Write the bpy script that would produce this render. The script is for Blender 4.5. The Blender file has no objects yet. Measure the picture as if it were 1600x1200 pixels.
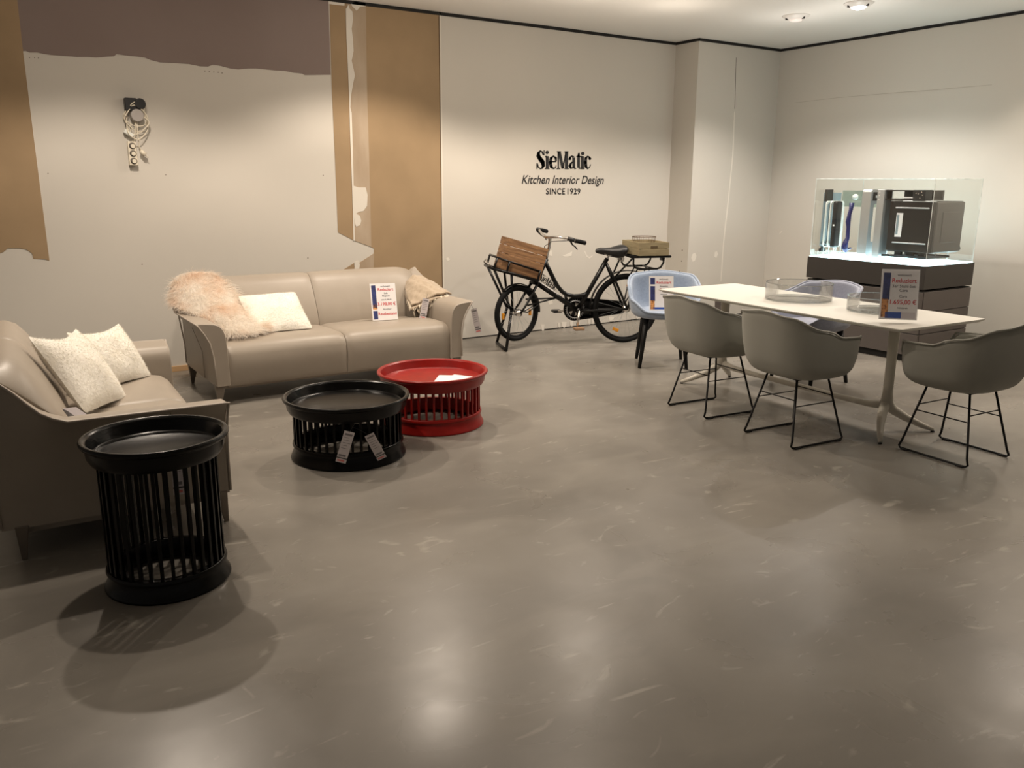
import bpy, math, random
from mathutils import Vector, Matrix
import numpy as np
random.seed(7)
S = bpy.context.scene
C = S.collection
PI = math.pi
# ------------------------------------------------------------------ camera
F_PX, PITCH, YAW, ROLL, EYE = 1299.63, .2361, .582, .0039, 1.5
fw = Vector((math.sin(YAW)*math.cos(PITCH), math.cos(YAW)*math.cos(PITCH), -math.sin(PITCH)))
rt = Vector((math.cos(YAW), -math.sin(YAW), 0)); up = rt.cross(fw)
r2 = rt*math.cos(ROLL)+up*math.sin(ROLL); u2 = up*math.cos(ROLL)-rt*math.sin(ROLL)
cd = bpy.data.cameras.new('camera'); cam = bpy.data.objects.new('camera', cd); C.objects.link(cam)
cd.sensor_fit = 'HORIZONTAL'; cd.sensor_width = 36; cd.lens = 36*F_PX/1600; cd.clip_start = .05
M = Matrix((r2, u2, -fw)).transposed().to_4x4(); M.translation = Vector((0, 0, EYE)); cam.matrix_world = M
S.camera = cam
# ------------------------------------------------------------------ world, exposure
wd = bpy.data.worlds.new('world'); S.world = wd; wd.use_nodes = True
wd.node_tree.nodes['Background'].inputs[0].default_value = (1, .90, .80, 1)
wd.node_tree.nodes['Background'].inputs[1].default_value = .16
S.view_settings.view_transform = 'Standard'; S.view_settings.look = 'None'
S.view_settings.exposure = -0.30; S.view_settings.gamma = 1; S.view_settings.use_curve_mapping = False
# ceiling spots: x, y, watts, colour, half cone degrees
WARM = (1, .86, .715); NEUT = (1, .91, .83); COOL = (.86, .98, 1)
SPOTS = [(.92, 5.51, 165, WARM, 64), (.86, 4.05, 120, WARM, 60), (3.06, 5.82, 165, WARM, 64), (4.42, 5.5, 125, WARM, 64), (5.35, 5.6, 75, WARM, 64),
         (6.60, 5.37, 130, NEUT, 64), (6.585, 4.717, 140, NEUT, 64), (6.6, 2.6, 170, WARM, 62), (3.0, 3.9, 55, WARM, 60),
         (7.3, 3.2, 70, WARM, 60), (4.2, 1.6, 48, WARM, 60)]
for x, y, wt, c, half in SPOTS:
    l = bpy.data.lights.new('spot', 'SPOT'); l.energy = wt; l.color = c; l.spot_size = math.radians(2*half)
    l.spot_blend = .38; l.shadow_soft_size = .035
    o = bpy.data.objects.new('spot', l); C.objects.link(o); o.location = (x, y, 2.93)
    l = bpy.data.lights.new('added_spill', 'POINT'); l.energy = wt*(.035 if 4.5 < y < 5.45 and x > 6 else .088); l.color = c; l.shadow_soft_size = .05      # added point light in mid-air, no fixture; lifts ceiling and upper walls
    o = bpy.data.objects.new('added_spill', l); C.objects.link(o); o.location = (x, y, 2.55)

# ------------------------------------------------------------------ helpers
def ray(px, py): return fw + r2*((px-800)/F_PX) - u2*((py-600)/F_PX)
def on_y(px, py, Y):                       # point of the photo traced onto the wall plane y = Y
    v = ray(px, py); return Vector((0, 0, EYE)) + v*(Y/v.y)
def on_x(px, py, X):
    v = ray(px, py); return Vector((0, 0, EYE)) + v*(X/v.x)

class MB:
    def __init__(s): s.v = []; s.f = []; s.uv = None
    def add(s, vs, fs, M=None):
        n = len(s.v)
        s.v += [tuple(M @ Vector(p)) if M else tuple(p) for p in vs]
        s.f += [tuple(i+n for i in f) for f in fs]; return s
    def box(s, a, b, M=None):
        x0, y0, z0 = a; x1, y1, z1 = b
        vs = [(x0,y0,z0),(x1,y0,z0),(x1,y1,z0),(x0,y1,z0),(x0,y0,z1),(x1,y0,z1),(x1,y1,z1),(x0,y1,z1)]
        return s.add(vs, [(0,3,2,1),(4,5,6,7),(0,1,5,4),(1,2,6,5),(2,3,7,6),(3,0,4,7)], M)
    def tube(s, pts, r, seg=10, M=None, closed=False, cap=True):
        P = [Vector(p) for p in pts]; n = len(P)
        R = [r]*n if not hasattr(r, '__len__') else list(r)
        vs = []; fs = []; prev = None
        for i in range(n):
            a = P[i-1] if (i > 0 or closed) else P[i]; b = P[(i+1) % n] if (i < n-1 or closed) else P[i]
            t = (b-a).normalized()
            if prev is None:
                q = Vector((0, 0, 1)) if abs(t.z) < .9 else Vector((1, 0, 0))
                nrm = t.cross(q).normalized()
            else:
                nrm = (prev - t*prev.dot(t)).normalized()
            prev = nrm; bn = t.cross(nrm)
            for k in range(seg):
                an = 2*PI*k/seg; vs.append(P[i] + (nrm*math.cos(an)+bn*math.sin(an))*R[i])
        m = n if closed else n-1
        for i in range(m):
            for k in range(seg):
                a = i*seg+k; b = i*seg+(k+1) % seg; c = ((i+1) % n)*seg+(k+1) % seg; d = ((i+1) % n)*seg+k
                fs.append((a, b, c, d))
        if cap and not closed:
            fs.append(tuple(range(seg-1, -1, -1))); fs.append(tuple((n-1)*seg+k for k in range(seg)))
        return s.add(vs, fs, M)
    def lathe(s, prof, seg=48, M=None, closed=True):
        vs = []; fs = []; n = len(prof)
        for k in range(seg):
            a = 2*PI*k/seg
            for r, z in prof: vs.append((r*math.cos(a), r*math.sin(a), z))
        for k in range(seg):
            k2 = (k+1) % seg
            for i in range(n if closed else n-1):
                j = (i+1) % n
                fs.append((k*n+i, k2*n+i, k2*n+j, k*n+j))
        return s.add(vs, fs, M)
    def prism(s, poly, d0, d1, M=None):     # polygon in local XY extruded z d0..d1
        n = len(poly)
        vs = [(p[0], p[1], d0) for p in poly]+[(p[0], p[1], d1) for p in poly]
        fs = [tuple(range(n-1, -1, -1)), tuple(range(n, 2*n))]+[(i, (i+1) % n, n+(i+1) % n, n+i) for i in range(n)]
        return s.add(vs, fs, M)
    def grid(s, rows, M=None, closeu=False):
        n = len(rows); m = len(rows[0]); vs = [p for r in rows for p in r]; fs = []
        for i in range(n-1):
            for j in range(m if closeu else m-1):
                fs.append((i*m+j, i*m+(j+1) % m, (i+1)*m+(j+1) % m, (i+1)*m+j))
        return s.add(vs, fs, M)

def obj(name, mb, mat, parent=None, smooth=False, bevel=0, sub=0, solid=0, auto=None):
    me = bpy.data.meshes.new(name); me.from_pydata([tuple(v) for v in mb.v], [], mb.f); me.update()
    if smooth: me.polygons.foreach_set('use_smooth', [True]*len(me.polygons))
    if mat: me.materials.append(mat)
    o = bpy.data.objects.new(name, me); C.objects.link(o)
    if parent: o.parent = parent
    if solid:
        m = o.modifiers.new('solid', 'SOLIDIFY'); m.thickness = solid; m.offset = -1
    if sub:
        m = o.modifiers.new('sub', 'SUBSURF'); m.levels = sub; m.render_levels = sub
    if bevel:
        m = o.modifiers.new('bevel', 'BEVEL'); m.width = bevel; m.segments = 3; m.limit_method = 'ANGLE'; m.angle_limit = .6
        if smooth is False:
            me.polygons.foreach_set('use_smooth', [True]*len(me.polygons))
            w = o.modifiers.new('wn', 'WEIGHTED_NORMAL'); w.keep_sharp = True
    return o
def tag(o, label, cat, group=None):
    o['label'] = label; o['category'] = cat
    if group: o['group'] = group
    return o
def thing(name, label, cat, loc=(0, 0, 0), rz=0, group=None):
    o = bpy.data.objects.new(name, None); C.objects.link(o); o.empty_display_size = .1
    o.location = loc; o.rotation_euler = (0, 0, rz); return tag(o, label, cat, group)
def struct(name, mb, mat, parent=None, **k):
    o = obj(name, mb, mat, parent, **k)
    if not parent: o['kind'] = 'structure'
    return o
def dup(root, loc, rz, label):
    r = root.copy(); C.objects.link(r); r.location = loc; r.rotation_euler = (0, 0, rz); r['label'] = label
    for ch in list(root.children):
        c = ch.copy(); C.objects.link(c); c.parent = r
        for g in ch.children:
            d = g.copy(); C.objects.link(d); d.parent = c
    return r

# ------------------------------------------------------------------ materials
def mat(name, col, rough=.5, metal=0, spec=.5, noise=None, bump=None, coat=0, sheen=0, emit=None, rnoise=None):
    m = bpy.data.materials.new(name); m.use_nodes = True; nt = m.node_tree; b = nt.nodes['Principled BSDF']
    b.inputs['Base Color'].default_value = (*col, 1); b.inputs['Roughness'].default_value = rough
    b.inputs['Metallic'].default_value = metal; b.inputs['Specular IOR Level'].default_value = spec
    b.inputs['Coat Weight'].default_value = coat; b.inputs['Sheen Weight'].default_value = sheen
    tc = nt.nodes.new('ShaderNodeTexCoord')
    def nz(scale, det=6, stretch=None):
        n = nt.nodes.new('ShaderNodeTexNoise'); n.inputs['Scale'].default_value = scale; n.inputs['Detail'].default_value = det
        if stretch:
            mp = nt.nodes.new('ShaderNodeMapping'); mp.inputs['Scale'].default_value = stretch
            nt.links.new(tc.outputs['Object'], mp.inputs[0]); nt.links.new(mp.outputs[0], n.inputs[0])
        else: nt.links.new(tc.outputs['Object'], n.inputs[0])
        return n
    if noise:      # (scale, col2, low, high[, stretch])
        n = nz(noise[0], 6, noise[4] if len(noise) > 4 else None)
        r = nt.nodes.new('ShaderNodeValToRGB'); r.color_ramp.elements[0].position = noise[2]; r.color_ramp.elements[1].position = noise[3]
        r.color_ramp.elements[0].color = (*col, 1); r.color_ramp.elements[1].color = (*noise[1], 1)
        nt.links.new(n.outputs['Fac'], r.inputs[0]); nt.links.new(r.outputs[0], b.inputs['Base Color'])
    if rnoise:
        n = nz(rnoise[0]); r = nt.nodes.new('ShaderNodeMapRange'); r.inputs[1].default_value = .3; r.inputs[2].default_value = .7
        r.inputs[3].default_value = rnoise[1]; r.inputs[4].default_value = rnoise[2]
        nt.links.new(n.outputs['Fac'], r.inputs[0]); nt.links.new(r.outputs[0], b.inputs['Roughness'])
    if bump:       # (scale, strength, distance[, stretch])
        n = nz(bump[0], 8, bump[3] if len(bump) > 3 else None); bp = nt.nodes.new('ShaderNodeBump')
        bp.inputs['Strength'].default_value = bump[1]; bp.inputs['Distance'].default_value = bump[2]
        nt.links.new(n.outputs['Fac'], bp.inputs['Height']); nt.links.new(bp.outputs[0], b.inputs['Normal'])
    if emit:
        b.inputs['Emission Color'].default_value = (*emit[0], 1); b.inputs['Emission Strength'].default_value = emit[1]
    return m
def glass_mat(name, tint, refl=.06, edge=.5):
    m = bpy.data.materials.new(name); m.use_nodes = True; nt = m.node_tree; nt.nodes.clear()
    out = nt.nodes.new('ShaderNodeOutputMaterial'); mx = nt.nodes.new('ShaderNodeMixShader')
    tr = nt.nodes.new('ShaderNodeBsdfTransparent'); tr.inputs[0].default_value = (*tint, 1)
    gl = nt.nodes.new('ShaderNodeBsdfGlossy'); gl.inputs['Roughness'].default_value = .03
    lw = nt.nodes.new('ShaderNodeLayerWeight'); lw.inputs[0].default_value = .35
    mr = nt.nodes.new('ShaderNodeMapRange'); mr.inputs[3].default_value = refl; mr.inputs[4].default_value = edge
    nt.links.new(lw.outputs['Fresnel'], mr.inputs[0]); nt.links.new(mr.outputs[0], mx.inputs[0])
    nt.links.new(tr.outputs[0], mx.inputs[1]); nt.links.new(gl.outputs[0], mx.inputs[2]); nt.links.new(mx.outputs[0], out.inputs[0])
    return m

WALL = mat('wall_paint', (.595, .562, .505), .85, noise=(.9, (.565, .536, .484), .3, .75), bump=(120, .08, .001))
WALLB = mat('wall_paper_beige', (.60, .56, .49), .85, noise=(1.3, (.57, .53, .46), .3, .75), bump=(90, .08, .001))
MAUVE = mat('mauve_paint', (.215, .165, .148), .9, noise=(1.5, (.235, .185, .168), .3, .7), bump=(120, .08, .001))
BOARD = mat('bare_brown_board', (.335, .235, .135), .9, noise=(3.5, (.295, .207, .118), .35, .7), bump=(200, .12, .001))
TAPE = mat('joint_tape', (.43, .345, .255), .85, noise=(7, (.36, .275, .19), .35, .65, (1, 1, .25)), bump=(80, .2, .002))
FILL = mat('white_filler', (.66, .62, .55), .85, bump=(40, .3, .002))
CEIL = mat('ceiling_paint', (.80, .79, .76), .9, bump=(60, .05, .001))
BLACKGAP = mat('black_joint', (.008, .007, .006), .8)
LEATHER = mat('taupe_leather', (.345, .298, .245), .42, noise=(5, (.32, .276, .226), .35, .7), bump=(260, .10, .0015), spec=.45)
PIPING = mat('leather_piping', (.42, .365, .31), .5)
LEGM = mat('sofa_leg_metal', (.22, .19, .16), .4, metal=.6)
BLK = mat('black_lacquer', (.0016, .0016, .0016), .24, spec=.2, noise=(30, (.0028, .0027, .0025), .4, .7), bump=(25, .25, .002, (1, 1, 4)))
RED = mat('red_lacquer', (.30, .009, .006), .33, spec=.35, noise=(20, (.23, .007, .005), .4, .75), bump=(25, .2, .002, (1, 1, 4)))
def fur_mat(name, c1, c2, sc, lo, hi):
    m = bpy.data.materials.new(name); m.use_nodes = True; nt = m.node_tree; nt.nodes.clear(); L = nt.links.new
    out = nt.nodes.new('ShaderNodeOutputMaterial'); mx = nt.nodes.new('ShaderNodeMixShader'); mx.inputs[0].default_value = .38
    d = nt.nodes.new('ShaderNodeBsdfDiffuse'); tr = nt.nodes.new('ShaderNodeBsdfTranslucent'); tc = nt.nodes.new('ShaderNodeTexCoord')
    n = nt.nodes.new('ShaderNodeTexNoise'); n.inputs['Scale'].default_value = sc; n.inputs['Detail'].default_value = 4
    r = nt.nodes.new('ShaderNodeValToRGB'); e = r.color_ramp.elements; e[0].position = lo; e[1].position = hi; e[0].color = (*c1, 1); e[1].color = (*c2, 1)
    L(tc.outputs['Object'], n.inputs[0]); L(n.outputs['Fac'], r.inputs[0]); L(r.outputs[0], d.inputs[0]); L(r.outputs[0], tr.inputs[0])
    L(d.outputs[0], mx.inputs[1]); L(tr.outputs[0], mx.inputs[2]); L(mx.outputs[0], out.inputs[0]); return m
FUR = fur_mat('white_fur', (.90, .88, .82), (.84, .80, .71), 8, .4, .7)
FURB = mat('white_fur_base', (.88, .85, .78), .95, sheen=.3, noise=(9, (.82, .78, .69), .35, .7), bump=(70, .5, .012))
PINKFUR = fur_mat('peach_fur', (.93, .88, .81), (.89, .74, .61), 5.5, .42, .68)
KNIT = mat('beige_knit', (.46, .37, .275), .95, sheen=.3, noise=(30, (.36, .285, .20), .35, .7), bump=(220, .6, .004))
KNITF = mat('cream_fringe', (.72, .64, .52), .95)
PAPER = mat('white_paper', (.82, .80, .80), .6)
LILAC = mat('tag_paper', (.66, .61, .63), .55)
INKG = mat('grey_ink', (.22, .21, .22), .7); INKR = mat('red_ink', (.62, .02, .03), .6); INKK = mat('black_ink', (.012, .011, .012), .6)
PINKINK = mat('pale_red_ink', (.75, .22, .20), .6)
NAVY = mat('print_blue', (.035, .05, .20), .5, noise=(25, (.012, .015, .06), .4, .7)); BLUE = mat('blue_bar', (.03, .09, .40), .5)
ORANGE = mat('print_orange', (.70, .32, .10), .6, noise=(60, (.25, .09, .03), .5, .65))
GREYSHELL = mat('grey_shell', (.285, .283, .25), .62, bump=(500, .12, .0008), sheen=.1)
BLUEFAB = mat('pale_blue_fabric', (.29, .355, .46), .9, sheen=.4, noise=(60, (.25, .31, .41), .4, .7), bump=(500, .3, .001))
GREYFAB = mat('grey_blue_fabric', (.27, .29, .37), .9, sheen=.4, noise=(60, (.23, .25, .32), .4, .7), bump=(500, .3, .001))
WIRE = mat('black_steel', (.004, .004, .004), .45, spec=.3)
BWOOD = mat('black_stained_wood', (.006, .0058, .0055), .5, spec=.3, bump=(60, .2, .002, (1, 1, .2)))
TABLE = mat('white_table', (.62, .60, .545), .45)
TABLEB = mat('white_powder_coat', (.56, .53, .46), .4)
GLASS = glass_mat('bowl_glass', (.985, .99, .99), .03, .55); GEDGE = glass_mat('glass_edge', (.88, .91, .92), .25, .8)
ACRYL = glass_mat('acrylic', (.985, .995, .99), .012, .16); AEDGE = mat('acrylic_edge', (.75, .80, .78), .2, noise=(20, (.55, .60, .58), .4, .6))
CABD = mat('dark_brown_lacquer', (.036, .031, .027), .5); CABM = mat('brown_grey_lacquer', (.098, .084, .077), .5)
LIGHTBOX = mat('lit_white_panel', (.9, .95, .95), .5, emit=((.62, .94, 1), 6.0))
STEEL = mat('brushed_steel', (.58, .60, .62), .38, metal=.8, bump=(60, .1, .001, (1, 1, .05)))
DSTEEL = mat('dark_steel', (.025, .022, .020), .35, metal=.3)
GREYPL = mat('dark_grey_enamel', (.060, .056, .050), .28, coat=.2)
PLWHITE = mat('white_plastic', (.72, .74, .70), .4); PLBLUE = mat('navy_plastic', (.012, .014, .10), .4); PLBLACK = mat('black_plastic', (.012, .012, .013), .4)
PLGREY = mat('blue_grey_plastic', (.24, .30, .33), .4)
CHROME = mat('chrome', (.70, .68, .65), .18, metal=1)
BIKE = mat('bike_black_paint', (.004, .0038, .0038), .3, spec=.35); RUB = mat('tyre_rubber', (.005, .005, .005), .75, spec=.2, bump=(150, .4, .002))
AMBER = mat('amber_reflector', (.75, .30, .02), .3)
CRATE = mat('old_brown_wood', (.34, .185, .085), .75, noise=(5, (.17, .085, .04), .38, .68, (1.2, 1.2, 9)), bump=(20, .5, .004, (1, 1, 8)))
CRATE2 = mat('khaki_wood', (.33, .275, .16), .8, noise=(6, (.26, .21, .12), .38, .68, (1, 1, 7)), bump=(20, .4, .003, (1, 1, 8)))
PALEWOOD = mat('pale_batten', (.55, .33, .17), .8)
BASEB = mat('oak_baseboard', (.52, .33, .17), .6)
CREAM = mat('cream_plastic', (.70, .64, .52), .4); HOLE = mat('dark_beige', (.16, .14, .115), .7)  # dark beige serves the sockets and a column crack
LAMPW = mat('lamp_white_metal', (.75, .73, .70), .4); LAMPON = mat('lamp_glow', (1, 1, 1), .5, emit=((1, .93, .85), 30)); LAMPDIM = mat('lamp_glass', (.6, .55, .52), .3, emit=((1, .85, .75), .5))

def floor_mat():
    m = mat('microcement', (.20, .178, .150), .38, spec=.27); nt = m.node_tree; b = nt.nodes['Principled BSDF']
    tc = nt.nodes['Texture Coordinate']; L = nt.links.new
    def nz(sc, det, mp=None, dist=0):
        n = nt.nodes.new('ShaderNodeTexNoise'); n.inputs['Scale'].default_value = sc; n.inputs['Detail'].default_value = det; n.inputs['Distortion'].default_value = dist
        if mp:
            q = nt.nodes.new('ShaderNodeMapping'); q.inputs['Scale'].default_value = mp[0]; q.inputs['Rotation'].default_value = (0, 0, mp[1]); L(tc.outputs['Object'], q.inputs[0]); L(q.outputs[0], n.inputs[0])
        else: L(tc.outputs['Object'], n.inputs[0])
        return n
    def ramp(n, a, b_, c0, c1):
        r = nt.nodes.new('ShaderNodeValToRGB'); e = r.color_ramp.elements; e[0].position = a; e[1].position = b_; e[0].color = (*c0, 1); e[1].color = (*c1, 1); L(n.outputs['Fac'], r.inputs[0]); return r
    def mix(a, b_, fac, mode='MIX'):
        x = nt.nodes.new('ShaderNodeMix'); x.data_type = 'RGBA'; x.blend_type = mode
        L(a, x.inputs[6]); L(b_, x.inputs[7])
        if isinstance(fac, float): x.inputs[0].default_value = fac
        else: L(fac, x.inputs[0])
        return x.outputs[2]
    base = ramp(nz(1.1, 8, None, .6), .32, .70, (.165, .150, .130), (.245, .226, .198))
    trow = ramp(nz(2.2, 6, ((.6, 1.25, 1), .5), 1.0), .48, .76, (0, 0, 0), (.36, .36, .36))
    lite = nt.nodes.new('ShaderNodeRGB'); lite.outputs[0].default_value = (.315, .29, .25, 1)
    c = mix(base.outputs[0], lite.outputs[0], trow.outputs[0])
    scr = ramp(nz(3.2, 12, ((.8, 1.9, 1), -.7), 3.0), .63, .72, (0, 0, 0), (.6, .6, .6))
    lite2 = nt.nodes.new('ShaderNodeRGB'); lite2.outputs[0].default_value = (.37, .345, .30, 1)
    c = mix(c, lite2.outputs[0], scr.outputs[0])
    fleck = ramp(nz(26, 6), .70, .78, (0, 0, 0), (.35, .35, .35)); c = mix(c, lite2.outputs[0], fleck.outputs[0])
    L(c, b.inputs['Base Color'])
    mr = nt.nodes.new('ShaderNodeMapRange'); mr.inputs[1].default_value = .3; mr.inputs[2].default_value = .7; mr.inputs[3].default_value = .25; mr.inputs[4].default_value = .37
    L(nz(2.0, 8, None, .8).outputs['Fac'], mr.inputs[0]); L(mr.outputs[0], b.inputs['Roughness'])
    bp = nt.nodes.new('ShaderNodeBump'); bp.inputs['Strength'].default_value = .12; bp.inputs['Distance'].default_value = .002
    L(nz(14, 8, None, .4).outputs['Fac'], bp.inputs['Height']); L(bp.outputs[0], b.inputs['Normal'])
    return m
FLOOR = floor_mat()

# ------------------------------------------------------------------ room shell
WY, COLX, COLY, RX, CH = 7.05, 6.743, 6.706, 8.03, 2.991
struct('floor', MB().box((-4, -4, -.1), (RX+.15, WY+.15, 0)), FLOOR)
struct('ceiling', MB().box((-4, -4, CH), (RX+.15, WY+.15, CH+.1)), CEIL)
wb = struct('wall_back', MB().box((-4, WY, .012), (COLX+.2, WY+.15, CH)), WALL)
wc = struct('wall_column', MB().box((COLX, COLY, .012), (RX+.15, WY+.14, CH)), WALL)
wr = struct('wall_right', MB().box((RX, -4, .012), (RX+.15, COLY+.1, CH)), WALL)
G = .028
struct('trim_1', MB().box((-4, WY-.006, CH-G), (COLX, WY+.002, CH)), BLACKGAP)
struct('trim_2', MB().box((COLX-.006, COLY-.006, CH-G), (COLX+.002, WY, CH)), BLACKGAP)
struct('trim_3', MB().box((COLX-.006, COLY-.006, CH-G), (RX, COLY+.002, CH)), BLACKGAP)
struct('trim_4', MB().box((RX-.006, -4, CH-G), (RX+.002, COLY, CH)), BLACKGAP)
struct('baseboard_back', MB().box((-.6, WY-.012, 0), (2.2, WY, .045)), BASEB, bevel=.002)

# polygons traced on the back wall, each its own thin layer
def layer(name, pts, t0, t1, m, Y=WY, parent=wb, world=False):
    P = [p if world else (on_y(p[0], p[1], Y).x, on_y(p[0], p[1], Y).z) for p in pts]
    P = [(x, min(z, CH-.001)) for x, z in P]
    mb = MB(); n = len(P)
    vs = [(x, Y-t0, z) for x, z in P]+[(x, Y-t1, z) for x, z in P]
    mb.add(vs, [tuple(range(n)), tuple(range(2*n-1, n-1, -1))]+[(i, n+i, n+(i+1) % n, (i+1) % n) for i in range(n)])
    o = obj(name, mb, m, parent); return o
def jag(a, b, n, amp, seed):
    rr = random.Random(seed); out = []
    for i in range(1, n):
        t = i/n; out.append((a[0]+(b[0]-a[0])*t+rr.uniform(-amp, amp)*.4, a[1]+(b[1]-a[1])*t+rr.uniform(-amp, amp)))
    return out
X1 = on_y(36, 80, WY).x
layer('bare_board_patch', [(-60, -90), (24, -90), (27, 0), (36, 80), (52, 210), (77, 405), (77, 407), (70, 405), (52, 404), (50, 396), (43, 391), (38, 389), (30, 388), (12, 388), (5, 394), (-2, 396), (-60, 399)], 0, .003, BOARD)
layer('mauve_paint_area', [(24, -90), (513, -60), (513, 0), (516.5, 117), (506, 117)]+[(476, 117.5), (472, 115), (458, 113.5), (447, 111), (430, 110), (400, 107), (388, 107), (372, 108.5), (360, 107), (345, 103), (333, 101), (325, 104), (312, 103.5), (295, 100), (270, 98.5), (250, 97.5), (236, 94), (226, 90), (215, 88.5), (195, 86.5), (182, 84.5), (178, 88), (168, 88.5), (150, 90), (138, 89), (120, 89), (95, 87), (80, 86), (67, 84), (58, 82), (46, 82), (40, 79.5), (36, 80), (27, 0)], 0, .003, MAUVE)
layer('brown_board_strip', [(513, -40), (545, -40), (545, 60), (547, 180), (551, 300), (553.5, 376), (528, 363), (525.5, 300), (518, 130)], 0, .003, BOARD)
layer('joint_tape_strip', [(540, -40), (570, -40), (572, 60), (573, 130), (576.5, 250), (580, 386), (553.5, 376), (551, 300), (547, 180), (543, 60)], 0, .004, TAPE)
layer('brown_board_panel', [(570, -40), (686, -20), (686.5, 30), (687, 120), (689, 260), (691, 400), (692, 470), (545, 470), (545, 421), (584, 396), (584, 388), (580, 386), (576.5, 250), (573, 130)], 0, .003, BOARD)
layer('joint_tape_stub', [(553, 417), (584, 396), (583, 440), (553, 440)], .003, .0045, TAPE)
layer('brown_board_corner', [(537, 421), (553, 411), (553, 440), (537, 440)], 0, .0035, BOARD)
layer('white_filler_seam', [(540, 14), (544, 8), (546, 14), (550, 18), (551, 30), (549, 45), (551, 62), (552, 80), (549, 95), (552, 108), (554, 118), (551, 132), (548, 150), (547, 168), (549, 176), (551, 240), (553, 330), (554, 377), (552, 376), (550, 300), (547, 220), (545, 150), (543, 100), (541, 60), (540.5, 40)], .004, .007, FILL)
layer('white_filler_patch', [(551, 290), (560, 293), (571, 293), (574, 305), (573, 322), (567, 330), (560, 331), (556, 334), (562, 337), (564, 345), (562, 352), (556, 354), (554, 348), (552.5, 330)], .004, .0065, FILL)
layer('white_filler_scrap', [(513, -4), (538, -4), (538, 9), (527, 8), (513, 6)], .003, .005, FILL)
layer('white_filler_scrap', [(548, 6), (556, 2), (562, 5), (570, 4), (571, 10), (562, 11), (557, 17), (550, 10)], .004, .006, FILL)
layer('white_filler_stub', [(554, 409), (559, 407), (562, 413), (560, 424), (564, 436), (553, 436)], .0045, .007, FILL)
layer('panel_edge', [(686.2, 14), (688.2, 16), (691.2, 250), (694.2, 470), (692, 470), (689, 250)], .0, .006, mat('panel_edge', (.68, .64, .57), .8))
layer('panel_dark_gap', [(684.9, 26), (686.2, 24), (689, 250), (692, 470), (690.8, 470), (687.8, 250)], .003, .0036, mat('dark_gap', (.10, .06, .03), .9))  # thin dark brown strip along the panel edge
for i, (x, y) in enumerate([(46, 90), (54, 90), (60, 90.5), (320, 111), (327, 112), (334, 112.5), (341, 113), (347, 114), (75, 271), (259, 273), (505, 274), (481, 403), (222, 413)]):
    layer('nail_hole', [(x-.9, y-.7), (x+.9, y-.7), (x+.9, y+.7), (x-.9, y+.7)], 0, .0012, mat('hole', (.20, .17, .14), .9) if i == 0 else bpy.data.materials['hole'])
# flaked paint and torn paper behind the bicycle
FL = mat('flaked_plaster', (.74, .70, .63), .85)
for P in [[(858, 392), (862, 391), (863, 400), (858, 399)], [(879, 400), (888, 396), (894, 393), (893, 400), (884, 401)], [(912, 392), (914, 392), (917, 399), (921, 402), (926, 399), (925, 401), (921, 404), (916, 401)],
          [(855, 470), (861, 467), (864, 474), (858, 476)], [(903, 470), (912, 468), (910, 475)], [(697, 404), (700, 402), (703, 405), (701, 408), (698, 408)]]:
    layer('flaked_paint_spot', P, 0, .0015, FL)
for cx, wdt, h in [(829, 4, 7), (848, 5, 14), (873, 3, 6), (881, 8, 8), (893, 5, 7), (903, 6, 6), (920, 3, 8), (926, 3, 8), (933, 3, 9), (955, 8, 5), (996, 6, 7)]:
    yb = 528-.112*(cx-740); P = [(cx-wdt/2, yb-9), (cx+wdt/2, yb-9), (cx+wdt*.35, yb-4+h*.25), (cx+.3, yb-4+h*.5), (cx-wdt*.4, yb-4+h*.2)]
    layer('torn_paper_flap', P, .001, .004, FL)
# marks on the column and the right wall
layer('crack_line', [(1150.0, 90), (1150.6, 90), (1148.5, 170), (1147.6, 170)], 0, .001, HOLE, COLY, wc)
layer('crack_line', [(1146.6, 176), (1148.4, 172), (1146, 240), (1142, 280), (1137, 330), (1131, 380), (1127, 440), (1125.6, 440), (1129.5, 380), (1135, 330), (1140.4, 280), (1144, 240)], 0, .002, FL, COLY, wc)
layer('filler_spot', [(1082, 397), (1086, 395), (1088, 400), (1086, 407), (1082, 409), (1080, 403)], 0, .0015, FL, COLY, wc)
layer('filler_spot', [(1117, 394), (1120, 392), (1122, 397), (1119, 403), (1116, 401)], 0, .0015, FL, COLY, wc)
for x, y in [(1066, 391), (1065, 408), (1062, 424)]:
    p = on_x(x, y, COLX); obj('nail_hole', MB().box((COLX-.001, p.y-.007, p.z-.007), (COLX, p.y+.007, p.z+.007)), bpy.data.materials['hole'], wc)
SCR = mat('scuff', (.44, .405, .35), .9)
def rstrip(pts, wd, m, nm='scuff_line'):
    mb = MB(); vs = []
    for x, y in pts:
        p = on_x(x, y, RX); vs += [(RX-.001, p.y, p.z-wd), (RX-.001, p.y, p.z+wd)]
    mb.add(vs, [(2*i, 2*i+1, 2*i+3, 2*i+2) for i in range(len(pts)-1)]); obj(nm, mb, m, wr)
rstrip([(1242, 160.5), (1310, 152.5), (1400, 145), (1455, 141), (1550, 132.5)], .0022, SCR)
rstrip([(1218, 365), (1222, 361)], .006, FL, 'flaked_paint_spot')

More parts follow.
